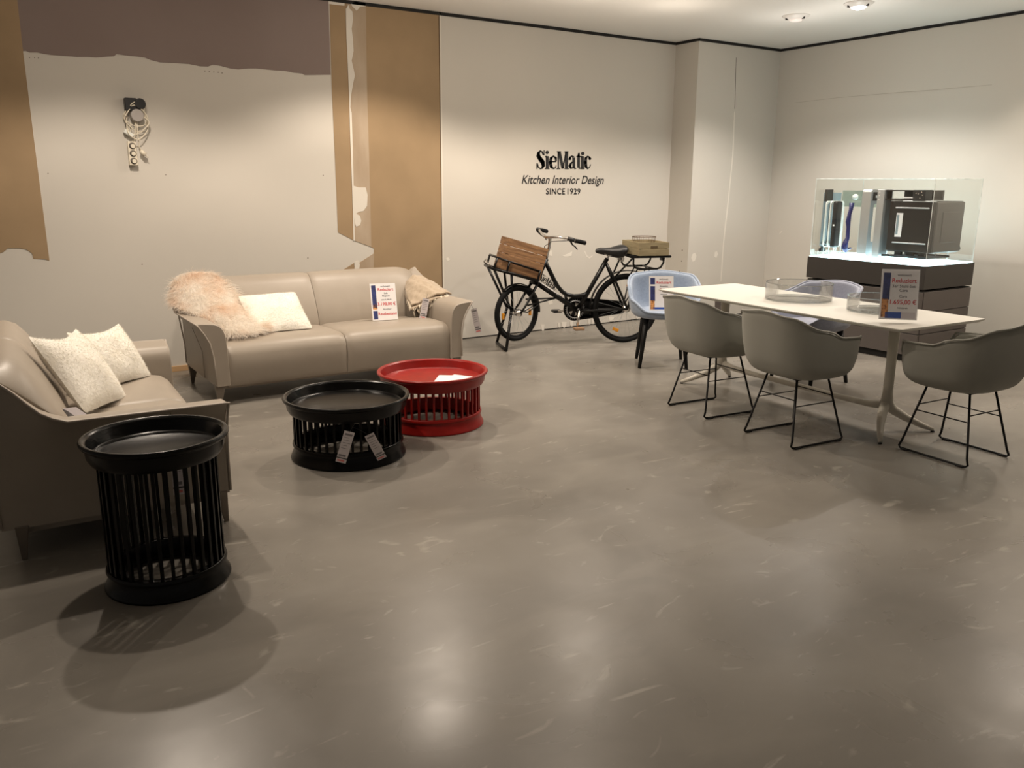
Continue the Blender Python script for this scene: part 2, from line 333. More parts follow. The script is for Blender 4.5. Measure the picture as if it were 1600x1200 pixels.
# ------------------------------------------------------------------ ceiling lamps
def lamp(x, y, lab, bulb):
    t = thing('ceiling_spotlight', lab, 'lamp', (x, y, CH), 0, 'recessed ceiling spotlights')
    obj('trim_ring', MB().lathe([(.062, -.034), (.070, -.034), (.118, -.006), (.122, 0), (.08, 0), (.062, -.012)], 40), LAMPW, t, smooth=True)
    obj('bulb', MB().lathe([(0, -.050), (.03, -.049), (.052, -.042), (.061, -.028), (.061, -.006), (0, -.006)], 32, closed=False), bulb, t, smooth=True)
    for a in (.5, 2.6, 4.7): obj('clip', MB().box((.070, -.007, -.036), (.095, .007, -.016), Matrix.Rotation(a, 4, 'Z')), DSTEEL, t)
lamp(6.585, 4.717, 'round ceiling spotlight glowing bright white at the top edge', LAMPON)
lamp(6.603, 5.371, 'round ceiling spotlight nearly unlit, nearer the room corner', LAMPDIM)

# ------------------------------------------------------------------ text helper
def text_mb(txt, size, M, shear=0, sx=1, bold=0, align='CENTER', space=1):
    cu = bpy.data.curves.new('t', 'FONT'); cu.body = txt; cu.size = size; cu.align_x = align; cu.shear = shear; cu.offset = bold; cu.space_character = space
    cu.resolution_u = 3
    o = bpy.data.objects.new('t', cu); C.objects.link(o); bpy.context.view_layer.update()
    me = bpy.data.meshes.new_from_object(o.evaluated_get(bpy.context.evaluated_depsgraph_get()))
    mb = MB(); D = Matrix.Diagonal((sx, 1, 1, 1))
    mb.add([v.co for v in me.vertices], [tuple(p.vertices) for p in me.polygons], M @ D)
    bpy.data.objects.remove(o); bpy.data.curves.remove(cu); bpy.data.meshes.remove(me); return mb
# local frame for flat things: X right, Y up, Z toward the reader -> world XZ plane facing -Y
UPR = Matrix(((1, 0, 0, 0), (0, 0, -1, 0), (0, 1, 0, 0), (0, 0, 0, 1)))
# heavy condensed slab-serif word drawn with strokes (x, y, width), y down, 380..1230 wide, 145..440 high
GL = [[(488,222,22),(470,172,20),(440,158,22),(412,190,46),(410,240,60),(440,285,68),(475,330,68),(488,385,52),(470,425,26),(440,436,18),(405,405,20),(394,355,20)],
      [(498,148,14),(499,226,14)], [(387,352,14),(388,442,14)],
      [(548,240,46),(548,436,46)], [(518,244,18),(548,244,18)], [(512,434,16),(584,434,16)],
      [(598,325,16),(690,325,16)], [(686,322,28),(680,266,34),(645,238,18),(608,270,44),(598,340,52),(610,405,46),(645,435,20),(672,425,16),(689,385,13)],
      [(722,170,22),(722,435,22)], [(850,170,50),(850,435,50)], [(737,170,46),(792,434,44)], [(792,434,18),(842,170,18)],
      [(700,170,16),(765,170,16)], [(820,170,16),(880,170,16)], [(695,434,16),(752,434,16)], [(818,434,16),(885,434,16)],
      [(962,262,44),(966,430,44)], [(897,300,34),(900,280,40),(908,255,24),(935,238,18),(962,258,40)], [(960,322,18),(920,350,30),(902,390,44),(915,425,30),(945,425,16),(962,395,16)], [(965,434,16),(1002,430,16)],
      [(1046,185,20),(1038,230,40),(1038,420,42)], [(1004,248,18),(1076,248,18)], [(1040,432,20),(1078,424,16)],
      [(1098,240,46),(1098,436,46)], [(1072,246,18),(1098,246,18)], [(1066,434,16),(1132,434,16)],
      [(1217,295,30),(1215,280,42),(1205,256,24),(1180,240,18),(1152,272,42),(1145,340,50),(1152,400,44),(1180,435,20),(1210,415,14),(1227,368,12)]]
DOTS = [(548, 180, 27), (1103, 198, 28)]
def word_mb(fn, z=0):
    mb = MB()
    for st in GL:
        n = len(st)
        for i in range(n-1):
            (x0, y0, a), (x1, y1, b) = st[i], st[i+1]; dx, dy = x1-x0, y1-y0; L = math.hypot(dx, dy); nx, ny = -dy/L/2, dx/L/2
            q = [(x0+nx*a, y0+ny*a), (x1+nx*b, y1+ny*b), (x1-nx*b, y1-ny*b), (x0-nx*a, y0-ny*a)]
            mb.add([fn(*p) for p in q], [(0, 1, 2, 3)])
            if 0 < i: mb.add([fn(x0+a/2*math.cos(k*PI/6), y0+a/2*math.sin(k*PI/6)) for k in range(12)], [tuple(range(12))])
    for x, y, r in DOTS: mb.add([fn(x+r*math.cos(k*PI/10), y+r*math.sin(k*PI/10)) for k in range(20)], [tuple(range(20))])
    return mb
t = thing('wall_lettering', 'black shop lettering in three lines on beige wall above the bicycle', 'lettering', (5.265, WY-.003, 1.65))
def fnw(x, y):
    p = on_y(800+x/10, 220+y/10, WY); return (p.x-5.265, 0, p.z-1.65)
obj('large_word', word_mb(fnw), INKK, t)
a = on_y(815, 290, WY); b = on_y(943, 290, WY)
mb = text_mb('Kitchen Interior Design', .118, Matrix.Translation((0, 0, 0)) @ UPR, shear=.28, sx=.80, bold=.0012)
xs = [v[0] for v in mb.v]; sc = (b.x-a.x)/(max(xs)-min(xs)); z0 = on_y(880, 287, WY).z-1.65
mb.v = [((v[0]-(max(xs)+min(xs))/2)*sc+(a.x+b.x)/2-5.265, v[1], v[2]+z0) for v in mb.v]
obj('slanted_line', mb, INKK, t)
a = on_y(853, 300, WY); b = on_y(906, 300, WY)
for wrd, xa, xb in (('SINCE', 853, 882.5), ('1929', 886.5, 906.5)):
    a = on_y(xa, 300, WY); b = on_y(xb, 300, WY)
    mb = text_mb(wrd, .085, UPR, bold=.0018, space=1.15)
    xs = [v[0] for v in mb.v]; sc = (b.x-a.x)/(max(xs)-min(xs)); z0 = on_y(880, 303.5, WY).z-1.65
    mb.v = [((v[0]-(max(xs)+min(xs))/2)*sc+(a.x+b.x)/2-5.265, v[1], v[2]+z0) for v in mb.v]
    obj('small_word', mb, INKK, t)

# ------------------------------------------------------------------ sofas
def lerp(a, b, t): return a+(b-a)*t
def patch(ctrl, nu=14, nv=14):               # bicubic-ish surface through a grid of control points (Catmull-Rom)
    def cr(P, t):
        n = len(P)-1; x = t*n; i = min(int(x), n-1); f = x-i
        p0 = P[max(i-1, 0)]; p1 = P[i]; p2 = P[i+1]; p3 = P[min(i+2, n)]
        return (p1*2+(p2-p0)*f+(p0*2-p1*5+p2*4-p3)*f*f+(p1*3-p0-p2*3+p3)*f**3)*.5
    ctrl = [[Vector(p) for p in r] for r in ctrl]
    def S_(u, v): return cr([cr(r, v) for r in ctrl], u)
    return S_
def interp(tab, x):
    if x <= tab[0][0]: return tab[0][1]
    for (x0, y0), (x1, y1) in zip(tab, tab[1:]):
        if x <= x1:
            t = (x-x0)/(x1-x0); t = t*t*(3-2*t); return lerp(y0, y1, t)
    return tab[-1][1]
AH, AF, TOPZ, DEP = .58, .105, .795, .86
RIMH = [(0, AH), (.60, AH+.003), (.66, AH+.025), (.70, .632), (.74, .675), (.78, .718), (.82, .756), (.86, .785)]
RIMF = [(0, AF), (.66, AF), (.86, .035), (1, .03)]
def sofa(name, label, W, loc, rz):
    t = thing(name, label, 'sofa', loc, rz)
    def arm(side):
        ox = 0 if side < 0 else W
        rows = []; rim = []
        ys = [-.012, -.006, 0, .03, .08, .16, .26, .36, .46, .54, .60, .65, .69, .73, .77, .80, .83, DEP, DEP+.015]
        for k, y in enumerate(ys):
            h = interp(RIMH, y); q = 1
            endc = k in (0, len(ys)-1)
            H = h-.40; fl = interp(RIMF, y)
            def spl(P, n):
                q = patch([P, P]); return [q(0, i/n) for i in range(n+1)]
            Vx = lambda o, z: (o, z, 0)
            inner = spl([Vx(-.095, .14), Vx(-.095, .26), Vx(-.092, .38), Vx(-.084, .40+.52*H), Vx(-.058, .40+.83*H), Vx(-.015, .40+.96*H), Vx(fl*.80, h+.004), Vx(fl, h)], 21)
            outer = spl([Vx(fl, h-.003), Vx(fl-.022, h-.028), Vx(fl*.48, .40+.60*H), Vx(fl*.18, .40+.22*H), Vx(.003, .35), Vx(0, .25), Vx(0, .14)], 18)
            sec = [(p[0], p[1]) for p in inner]+[(p[0], p[1]) for p in outer]
            if endc:
                sec = [(-.045+(o+.045)*.90, .14+(z-.14)*.985) for o, z in sec]
            yy = y+.030*math.sin(min(1, max(0, y/DEP))*0)
            rows.append([((ox-o if side < 0 else ox+o), yy, z) for o, z in sec])
            rim.append(((ox-fl if side < 0 else ox+fl), y, h))
        mb = MB().grid(rows, closeu=True)
        n = len(rows[0]); mb.f.append(tuple(range(n))); m0 = (len(rows)-1)*n; mb.f.append(tuple(m0+i for i in reversed(range(n))))
        if side > 0: mb.f = [tuple(reversed(f)) for f in mb.f]
        o = obj('armrest', mb, LEATHER, t, smooth=True)
        es = o.modifiers.new('edge', 'EDGE_SPLIT'); es.split_angle = 1.0
        s = 1 if side > 0 else -1
        fr = [(ox-s*.045, -.022, .145)]
        edge = [(ox+s*o_, -.016, z) for o_, z in [(.0, .15), (0, .28), (.006, .36), (.022, .40+.25*.18), (.055, .40+.62*.18), (AF-.012, AH-.012), (AF, AH)]]
        obj('piping', MB().tube(edge+[(x, y, z) for x, y, z in rim[1:]]+[(ox+s*.03, DEP+.02, .55), (ox, DEP+.02, .3), (ox, DEP+.015, .15)], .0055, 8), PIPING, o, smooth=True)
        # seam across the side panel
        obj('seam', MB().tube([(ox+s*.004, .30, .145), (ox+s*.006, .30, .34), (ox+s*.06, .30, .40+.62*.18)], .0022, 6), PIPING, o, smooth=True)
        return o
    arm(-1); arm(1)
    x0, x1 = .085, W-.085; mid = (x0+x1)/2
    for a, b in ((x0, mid), (mid, x1)):
        rows = []
        for k, f in enumerate([0, .02, .06, .15, .35, .5, .65, .85, .94, .98, 1]):
            e = abs(f-.5)*2; c = 1-max(0, (e-.9)/.1)**2*.5 if e > .9 else 1
            c2 = (1-c)*.028; x = lerp(a+.0015, b-.0015, f); cr = .010*(1-e*e)
            pr = [(.055, .118), (.028, .122), (.010+c2, .16), (.0+c2, .26), (.004+c2, .34), (.022+c2, .385-c2), (.06, .412-c2+cr*.5), (.12, .425-c2+cr), (.30, .424-c2+cr), (.52, .415-c2+cr), (.66, .40-c2), (.68, .14)]
            rows.append([(x, y, z) for y, z in pr])
        mb = MB().grid(rows, closeu=True); n = 12
        mb.f.append(tuple(reversed(range(n)))); mb.f.append(tuple((len(rows)-1)*n+i for i in range(n)))
        mb.f = [tuple(reversed(f)) for f in mb.f]
        obj('seat', mb, LEATHER, t, smooth=True, bevel=.003)
    for a, b, sd in ((.02, mid, -1), (mid, W-.02, 1)):
        rows = []
        for f in [0, .02, .05, .10, .16, .22, .35, .5, .65, .78, .84, .90, .95, .98, 1]:
            e = abs(f-.5)*2; c2 = .010*max(0, (e-.88)/.12)**2
            x = lerp(a+.001, b-.001, f)
            drop = 0
            d_end = (x if sd < 0 else W-x)
            if d_end < .20: drop = .13*(1-d_end/.20)**2
            pr = [(.60, .14), (.555+c2, .40), (.57+c2, .47), (.605+c2, .56), (.655+c2, .66-drop*.5), (.70+c2, .735-drop*.8), (.74, .783-c2-drop*.9), (.785, TOPZ+.008-c2-drop*.7), (.835, TOPZ+.008-c2-drop*.35), (.872, TOPZ-.012-drop*.2), (.870, .70), (.86, .50), (.855, .30), (.85, .14)]
            rows.append([(x, y, z) for y, z in pr])
        mb = MB().grid(rows, closeu=True); n = 14
        mb.f.append(tuple(reversed(range(n)))); mb.f.append(tuple((len(rows)-1)*n+i for i in range(n)))
        mb.f = [tuple(reversed(f)) for f in mb.f]
        obj('backrest', mb, LEATHER, t, smooth=True, bevel=.003)
    obj('underframe', MB().box((.05, .07, .10), (W-.05, .80, .15)), LEATHER, t)
    for x in (.03, W-.03):
        for y in (.02, .80):
            s = 1 if x > W/2 else -1; q = 1 if y > .4 else -1
            obj('leg', MB().add([(x-.035, y-.02, .15), (x+.035, y-.02, .15), (x+.035, y+.03, .15), (x-.035, y+.03, .15), (x+s*.012-.010, y+q*.01-.010, 0), (x+s*.012+.010, y+q*.01-.010, 0), (x+s*.012+.010, y+q*.01+.010, 0), (x+s*.012-.010, y+q*.01+.010, 0)],
                [(0, 1, 2, 3), (7, 6, 5, 4), (4, 5, 1, 0), (5, 6, 2, 1), (6, 7, 3, 2), (7, 4, 0, 3)]), LEGM, t, bevel=.003)
    return t
SB = sofa('leather_sofa', 'taupe leather sofa against the back wall, holding fur throw and price sign', 1.93, (1.35, 5.737, 0), 0)
SL = sofa('leather_sofa', 'taupe leather sofa at the left edge seen from its side, two white cushions', 1.50, (.872, 3.66, 0), math.radians(87.3))

# ------------------------------------------------------------------ fur strands, cushions, throws
def strands(mb, roots, length, width, rnd, droop=.5, seg=3, curl=.3):
    for p, n, d in roots:
        L = length*rnd.uniform(.6, 1.2); w = width*rnd.uniform(.7, 1.2)
        dirv = (n*rnd.uniform(.5, 1.0)+d*rnd.uniform(.2, 1.0)+Vector((rnd.gauss(0, curl), rnd.gauss(0, curl), rnd.gauss(0, curl)))).normalized()
        side = dirv.cross(Vector((rnd.gauss(0, 1), rnd.gauss(0, 1), rnd.gauss(0, 1)))).normalized()
        i0 = len(mb.v); q = Vector(p)
        for k in range(seg+1):
            ww = w*(1-k/seg*.85); mb.v.append(tuple(q+side*ww)); mb.v.append(tuple(q-side*ww))
            dirv = (dirv+Vector((0, 0, -droop/seg))+d*.25/seg).normalized(); q = q+dirv*(L/seg)
        mb.f += [(i0+2*k, i0+2*k+1, i0+2*k+3, i0+2*k+2) for k in range(seg)]
def cushion(name, label, w, h, th, M4, seed, nfur=7000, soft=.0):
    rnd = random.Random(seed); t = thing(name, label, 'cushion', M4.translation, 0, None)
    R = M4.to_3x3().to_4x4(); N = 22
    def P(u, v, s):
        # u,v in -1..1 ; pillow outline pinched on the sides, corners pointed
        k_ = 1-.055*(u*u*v*v)**3
        px = u*w/2*(1-.055*(1-v*v))*k_
        py = v*h/2*(1-.055*(1-u*u))*k_
        tt = max(0, (1-u**2)*(1-v**2))**.6
        bump = 1+.10*math.sin(5*u+seed)*math.cos(4*v+seed*2)
        sag = -.10*h*(1-u*u)*(1 if v > 0 else 0)*v*v*soft
        return Vector((px, py+sag, s*th/2*tt*bump))
    mb = MB(); rows = []
    for s in (1, -1):
        rows = [[R @ P(-1+2*i/N, -1+2*j/N, s) for i in range(N+1)] for j in range(N+1)]
        if s < 0: rows = [list(reversed(r)) for r in rows]
        mb.grid(rows)
    body = obj('cushion_cover', mb, FURB, t, smooth=True)
    roots = []
    for _ in range(nfur):
        u, v = rnd.uniform(-1, 1), rnd.uniform(-1, 1); s = 1 if rnd.random() < .75 else -1
        p = P(u, v, s); e = .02
        n = (P(min(1, u+e), v, s)-P(u-e, v, s)).cross(P(u, min(1, v+e), s)-P(u, v-e, s))*s
        n = n.normalized() if n.length > 1e-9 else Vector((0, 0, s)); out = Vector((u, v, 0)); out = out*(max(abs(u), abs(v))**6)
        n = (n+out).normalized()
        roots.append((R @ p, (R @ n), (R @ Vector((math.sin(3*v+seed), -.6, 0))).normalized()))
    fm = MB(); strands(fm, roots, .009, .0009, rnd, .3, 2, .3)
    obj('fluffy_pile', fm, FUR, t, smooth=True)
    return t
def frame(o, right, upv):
    r = Vector(right).normalized(); u = Vector(upv); u = (u-r*u.dot(r)).normalized(); n = r.cross(u)
    M = Matrix((r, u, n)).transposed().to_4x4(); M.translation = Vector(o); return M
# world positions of the cushions
cushion('fur_cushion', 'white fluffy cushion on the back sofa beside the peach fur throw', .46, .40, .13, frame((1.915, 6.135, .560), (.36, .02, 0), (.07, .33, .26)), 3)
cushion('fur_cushion', 'white fluffy cushion nearest the camera on the left sofa', .50, .44, .16, frame((.415, 4.44, .622), (.255, .45, -.05), (-.155, .13, .31)), 5, soft=1)
cushion('fur_cushion', 'white fluffy cushion behind the other one on the left sofa', .40, .36, .13, frame((.615, 4.93, .585), (.225, .195, -.01), (-.065, .165, .25)), 8, soft=1)

# peach fur throw over the arm and back corner of the back sofa, lying down onto the seat
TH = patch([[(1.255, 6.46, .69), (1.30, 6.54, .80), (1.42, 6.55, .84), (1.56, 6.52, .835)],
            [(1.245, 6.33, .635), (1.36, 6.33, .705), (1.51, 6.36, .735), (1.65, 6.40, .74)],
            [(1.325, 6.13, .585), (1.44, 6.15, .62), (1.58, 6.20, .625), (1.74, 6.27, .615)],
            [(1.425, 5.99, .52), (1.52, 6.01, .54), (1.66, 6.06, .53), (1.82, 6.13, .53)],
            [(1.475, 5.90, .46), (1.57, 5.87, .455), (1.68, 5.88, .455), (1.80, 5.97, .465)]])
t = thing('fur_throw', 'shaggy peach fur throw draped over left arm of the back sofa', 'throw', (1.5, 6.2, .6))
T0 = Vector((1.5, 6.2, .6)); N = 20
rows = [[TH(i/N, j/N)-T0 for j in range(N+1)] for i in range(N+1)]
obj('hide', MB().grid(rows), PINKFUR, t, smooth=True, solid=.012)
rnd = random.Random(11); roots = []
for _ in range(13000):
    u, v = rnd.uniform(0, 1), rnd.uniform(0, 1); e = .01
    p = TH(u, v); du = TH(min(1, u+e), v)-TH(max(0, u-e), v); dv = TH(u, min(1, v+e))-TH(u, max(0, v-e))
    n = du.cross(dv).normalized()
    if n.dot(Vector((0, -1, 1))) < 0: n = -n
    d = du.normalized()*.8+dv.normalized()*(v-.5)*1.2
    roots.append((p-T0, n, d.normalized()))
fm = MB(); strands(fm, roots, .075, .0015, rnd, .55, 5, .33); obj('long_hair', fm, PINKFUR, t, smooth=True)

# knitted blanket folded over the right arm
BK = patch([[(3.05, 6.14, .515), (3.07, 6.24, .56), (3.10, 6.34, .61), (3.14, 6.42, .66)],
            [(3.13, 6.12, .545), (3.14, 6.22, .615), (3.16, 6.32, .675), (3.19, 6.42, .715)],
            [(3.22, 6.10, .585), (3.22, 6.20, .645), (3.23, 6.31, .69), (3.25, 6.42, .725)],
            [(3.31, 6.09, .605), (3.31, 6.19, .635), (3.32, 6.30, .665), (3.33, 6.41, .69)],
            [(3.395, 6.09, .598), (3.40, 6.19, .606), (3.405, 6.29, .618), (3.41, 6.38, .64)]])
B0 = Vector((3.2, 6.25, .6))
t = thing('knitted_blanket', 'beige knitted blanket with fringe folded over right arm of back sofa', 'blanket', B0)
N = 18
def wob(p, i, j): return p-B0+Vector((0, 0, .006*math.sin(i*1.3+j*.7)))
o = obj('upper_fold', MB().grid([[wob(BK(i/N, j/N), i, j) for j in range(N+1)] for i in range(N+1)]), KNIT, t, smooth=True, solid=.016)
o = obj('under_fold', MB().grid([[wob(BK(i/N, j/N), j, i)+Vector((-.01, -.015, -.032)) for j in range(N+1)] for i in range(N+1)]), KNIT, t, smooth=True, solid=.014)
fm = MB(); rnd = random.Random(4)
for k in range(70):
    u = rnd.uniform(0, .98); p = BK(u*.92, 0)-B0+Vector((0, -.012, rnd.choice([-.01, -.042])))
    fm.tube([p, p+Vector((rnd.uniform(-.01, .01), -.012, -.012)), p+Vector((rnd.uniform(-.022, .012), -.014, -.045*rnd.uniform(.6, 1.1)))], [.003, .0025, .0015], 5)
for k in range(26):
    v = rnd.uniform(0, .4); p = BK(0, v)-B0
    fm.tube([p, p+Vector((-.014, -.01, -.01)), p+Vector((-.024, rnd.uniform(-.02, 0), -.035))], [.003, .0025, .0015], 5)
obj('fringe', fm, KNITF, t, smooth=True)

# ------------------------------------------------------------------ signs and tags
def sign(name, label, cat, loc, rz, tilt, w, h, rows, mode, cat_mat=PAPER, th=.002, stand=False):
    """rows: (text, height fraction, size, material)"""
    t = bpy.data.objects.new(name, None); C.objects.link(t); tag(t, label, cat); t.location = loc; t.rotation_euler = (tilt, 0, rz)
    # local: X right, Z up, reader at -Y
    obj('card', MB().box((-w/2, 0, 0), (w/2, th, h)), cat_mat, t)
    f = -.0006
    def rect(x0, z0, x1, z1, m, nm):
        obj(nm, MB().add([(w*x0-w/2, f, h*z0), (w*x1-w/2, f, h*z0), (w*x1-w/2, f, h*z1), (w*x0-w/2, f, h*z1)], [(0, 1, 2, 3)]), m, t)
    if mode == 'sofa':
        rect(.05, .34, .22, .95, NAVY, 'photo_strip'); rect(.05, .30, .22, .44, ORANGE, 'photo_warm_part'); rect(.05, .03, .22, .26, NAVY, 'photo_square')
    if mode == 'table':
        rect(.05, .40, .24, .93, NAVY, 'photo_strip'); rect(.04, .05, .22, .42, ORANGE, 'photo_warm_part'); rect(.15, .03, .58, .15, BLUE, 'blue_bar'); rect(.58, .03, .96, .15, LILAC, 'pale_bar')
    if mode == 'chair':
        rect(.05, .76, .24, .95, NAVY, 'photo_square'); rect(.05, .28, .24, .71, NAVY, 'photo_strip'); rect(.05, .04, .22, .30, ORANGE, 'photo_warm_part'); rect(.15, .04, .95, .10, BLUE, 'blue_bar')
    by = {}
    for txt, fz, sz, m in rows:
        cx = .10 if mode in ('sofa', 'table', 'chair') else 0
        q = text_mb(txt, sz, Matrix.Translation((w*cx, f, h*fz)) @ UPR, bold=.0004)
        mx = max(abs(v[0]-w*cx) for v in q.v); lim = w*(.36 if mode in ('sofa', 'table', 'chair') else .42)
        if mx > lim: q.v = [(w*cx+(v[0]-w*cx)*lim/mx, v[1], v[2]) for v in q.v]
        obj('printed_text', q, m, t)
    if stand:
        obj('acrylic_holder', MB().box((-w/2-.003, -.004, 0), (w/2+.003, -.002, h+.006)).box((-w/2-.003, th+.001, 0), (w/2+.003, th+.003, h+.006)), glass_mat('holder_acrylic', (.97, .97, .97), .05, .3), t)
    return t
sign('price_sign', 'white price sign with blue photo strip leaning on the back sofa', 'sign', (2.775, 6.06, .437), math.radians(-13), math.radians(-17), .205, .297,
     [('wohnwert', .90, .018, INKG), ('Reduziert', .80, .032, INKR), ('Sofa', .71, .018, INKG), ('Magnum', .64, .018, INKG), ('statt 4.298,00', .54, .015, INKG), ('3.198,00 €', .40, .036, INKR), ('Abverkauf', .28, .016, INKG), ('Restbestand', .14, .030, INKR)], 'sofa')
sign('price_sign', 'clear-cased price sign standing on the white dining table', 'sign', (4.50, 2.768, .7415), math.radians(-44), math.radians(-8), .205, .29,
     [('wohnwert', .87, .018, INKG), ('Reduziert', .74, .034, INKR), ('3er Stuhl-Set', .64, .024, INKG), ('Cara', .56, .024, INKG), ('Cara', .44, .022, INKG), ('1.695,00 €', .31, .036, INKR), ('Abholpreis', .22, .013, INKG)], 'table', stand=True)
sign('price_sign', 'white price sign leaning inside the pale blue armchair', 'sign', (4.83, 5.075, .475), math.radians(-32), math.radians(-14), .205, .29,
     [('wohnwert', .89, .018, INKG), ('Reduziert', .78, .032, INKR), ('Einzelstück', .69, .015, INKG), ('Preis', .56, .036, INKR), ('Abholpreis', .46, .013, INKG)], 'chair')
def swing(name, label, top, rz, roll, w=.055, h=.19, rows=None, string=None, tilt=0, foot=True):
    t = bpy.data.objects.new(name, None); C.objects.link(t); tag(t, label, 'tag'); t.location = top
    t.rotation_mode = 'ZXY'; t.rotation_euler = (tilt, roll, rz)
    obj('card', MB().box((-w/2, 0, -h), (w/2, .0012, 0)), LILAC, t)
    q = MB(); f = -.0005
    obj('printed_heading', MB().add([(-w*.36, f, -h*.13), (w*.36, f, -h*.13), (w*.36, f, -h*.07), (-w*.36, f, -h*.07)], [(0, 1, 2, 3)]), INKG, t)
    obj('printed_number', MB().add([(-w*.40, f, -h*.80), (w*.30, f, -h*.80), (w*.30, f, -h*.74), (-w*.40, f, -h*.74)], [(0, 1, 2, 3)]), INKG, t)
    for k in range(5):
        z = -h*(.20+.085*k); l = w*(.15+.12*((k*7) % 3)); q.add([(-w*.36, f, z-.0012), (l, f, z-.0012), (l, f, z+.0012), (-w*.36, f, z+.0012)], [(0, 1, 2, 3)])
    obj('printed_lines', q, INKG, t)
    if foot:
        obj('dark_band', MB().add([(-w/2, f, -h*.87), (w/2, f, -h*.87), (w/2, f, -h*.84), (-w/2, f, -h*.84)], [(0, 1, 2, 3)]), INKK, t)
        obj('red_print', MB().add([(-w*.38, f, -h*.96), (w*.30, f, -h*.96), (w*.30, f, -h*.91), (-w*.38, f, -h*.91)], [(0, 1, 2, 3)]), PINKINK, t)
    if string: obj('string', MB().tube([(0, -.001, -.006), (string[0]*.5, string[1]*.5, string[2]*.55), string], .0012, 6), INKK, t)
    return t

# ------------------------------------------------------------------ drum tables
def drum(name, label, loc, zr, rr, rb, m, nslat, lowz, bandh, coll):
    t = thing(name, label, 'table', loc, 0, 'round slatted drum tables')
    # tray: rolled rim, flared band, recessed plate
    ri = rr-.022
    prof = [(0, zr-.060), (ri-.030, zr-.060), (ri-.018, zr-.054), (ri-.004, zr-.008), (ri+.006, zr), (rr-.006, zr), (rr, zr-.008), (rr-.004, zr-.018), (rr-.018, zr-.026), (rr-.022, zr-bandh*.75), (rr-.034, zr-bandh), (rr-.055, zr-bandh-.004), (rr-.07, zr-bandh), (rr-.08, zr-.076), (0, zr-.072)]
    obj('tray', MB().lathe(prof, 96, closed=False), m, t, smooth=True, bevel=.002)
    # foot ring
    rs = rr-.058
    prof = [(rb-.035, 0), (rb-.002, 0), (rb, .008), (rb-.003, lowz*.16), (rb-.009, lowz*.30), (rb-.016, lowz*.48), (rb-.021, lowz*.68), (rb-.022, lowz*.80), (rs+.016, lowz*.84), (rs+.012, lowz), (rs-.016, lowz+.002), (rs-.020, lowz-.01), (rb-.060, .02)]
    obj('foot_ring', MB().lathe(prof, 96), m, t, smooth=True, bevel=.002)
    for k in range(nslat):
        a = 2*PI*k/nslat; M_ = Matrix.Rotation(a, 4, 'Z')
        obj('slat', MB().box((rs-.008, -.0065, lowz-.006), (rs+.007, .0065, zr-bandh+.01), M_), m, t, bevel=.002)
    return t
drum('drum_side_table', 'tall black slatted round side table beside the left sofa', (.524, 3.223, 0), .59, .262, .23, BLK, 34, .085, .085, 0)
drum('drum_coffee_table', 'low black slatted round coffee table with two hanging tags', (1.712, 4.29, 0), .352, .352, .322, BLK, 40, .095, .085, 0)
drum('drum_coffee_table', 'low red slatted round coffee table beside the low black one', (2.417, 4.592, 0), .352, .352, .322, RED, 40, .095, .085, 0)
# papers in the red table's tray
for k, (dx, dy, a, lb) in enumerate([(.10, -.02, .5, 'topmost'), (.06, .01, .9, 'lower')]):
    o = obj('paper_sheet', MB().box((-.105, -.075, 0), (.105, .075, .0012)), PAPER, None); o.location = (2.417+dx, 4.592+dy-.10, .2975+.0016*(1-k)); o.rotation_euler = (0, 0, a)
    tag(o, ['folded white paper sheet lying on top in the red table tray', 'white paper sheet showing from below another in the red table tray'][k], 'paper', 'papers in the red tray')
swing('price_tag', 'grey price tag with red foot hanging left of two on low black table', (1.590, 3.965, .232), math.radians(-20), math.radians(17), h=.175, w=.055, tilt=math.radians(6), string=(.02, .03, .05))
swing('price_tag', 'striped price tag hanging right of two on low black table', (1.690, 3.945, .205), math.radians(-20), math.radians(-27), h=.175, w=.052, tilt=math.radians(6), string=(-.06, .04, .06))
swing('price_tag', 'white price tag hanging from the fringe blanket on back sofa', (3.135, 6.045, .585), math.radians(-20), math.radians(13), h=.165, w=.055, string=(.01, .04, .04), tilt=0)
swing('price_tag', 'white price tag hanging outside the right arm of back sofa', (3.405, 5.74, .52), math.radians(-18), math.radians(-13), h=.205, w=.05, string=(-.02, .03, .05))
swing('price_tag', 'white price tag seen through slats of tall black table, hanging on sofa', (.64, 3.50, .45), math.radians(-5), 0, h=.22, w=.045, string=(0, .07, .12))
o = thing('price_tag', 'small dark folded tag tucked between left sofa arm and seat', 'tag', (.30, 3.72, .545)); 
obj('folded_card', MB().add([(0, 0, 0), (.07, .015, .004), (.02, .05, .05), (-.03, .03, .055)], [(0, 1, 2, 3)]), LILAC, o, solid=.001)
obj('dark_side', MB().add([(-.004, -.002, -.002), (.03, .006, 0), (-.015, .02, .045), (-.034, .028, .056)], [(0, 1, 2, 3)]), INKG, o, solid=.001)

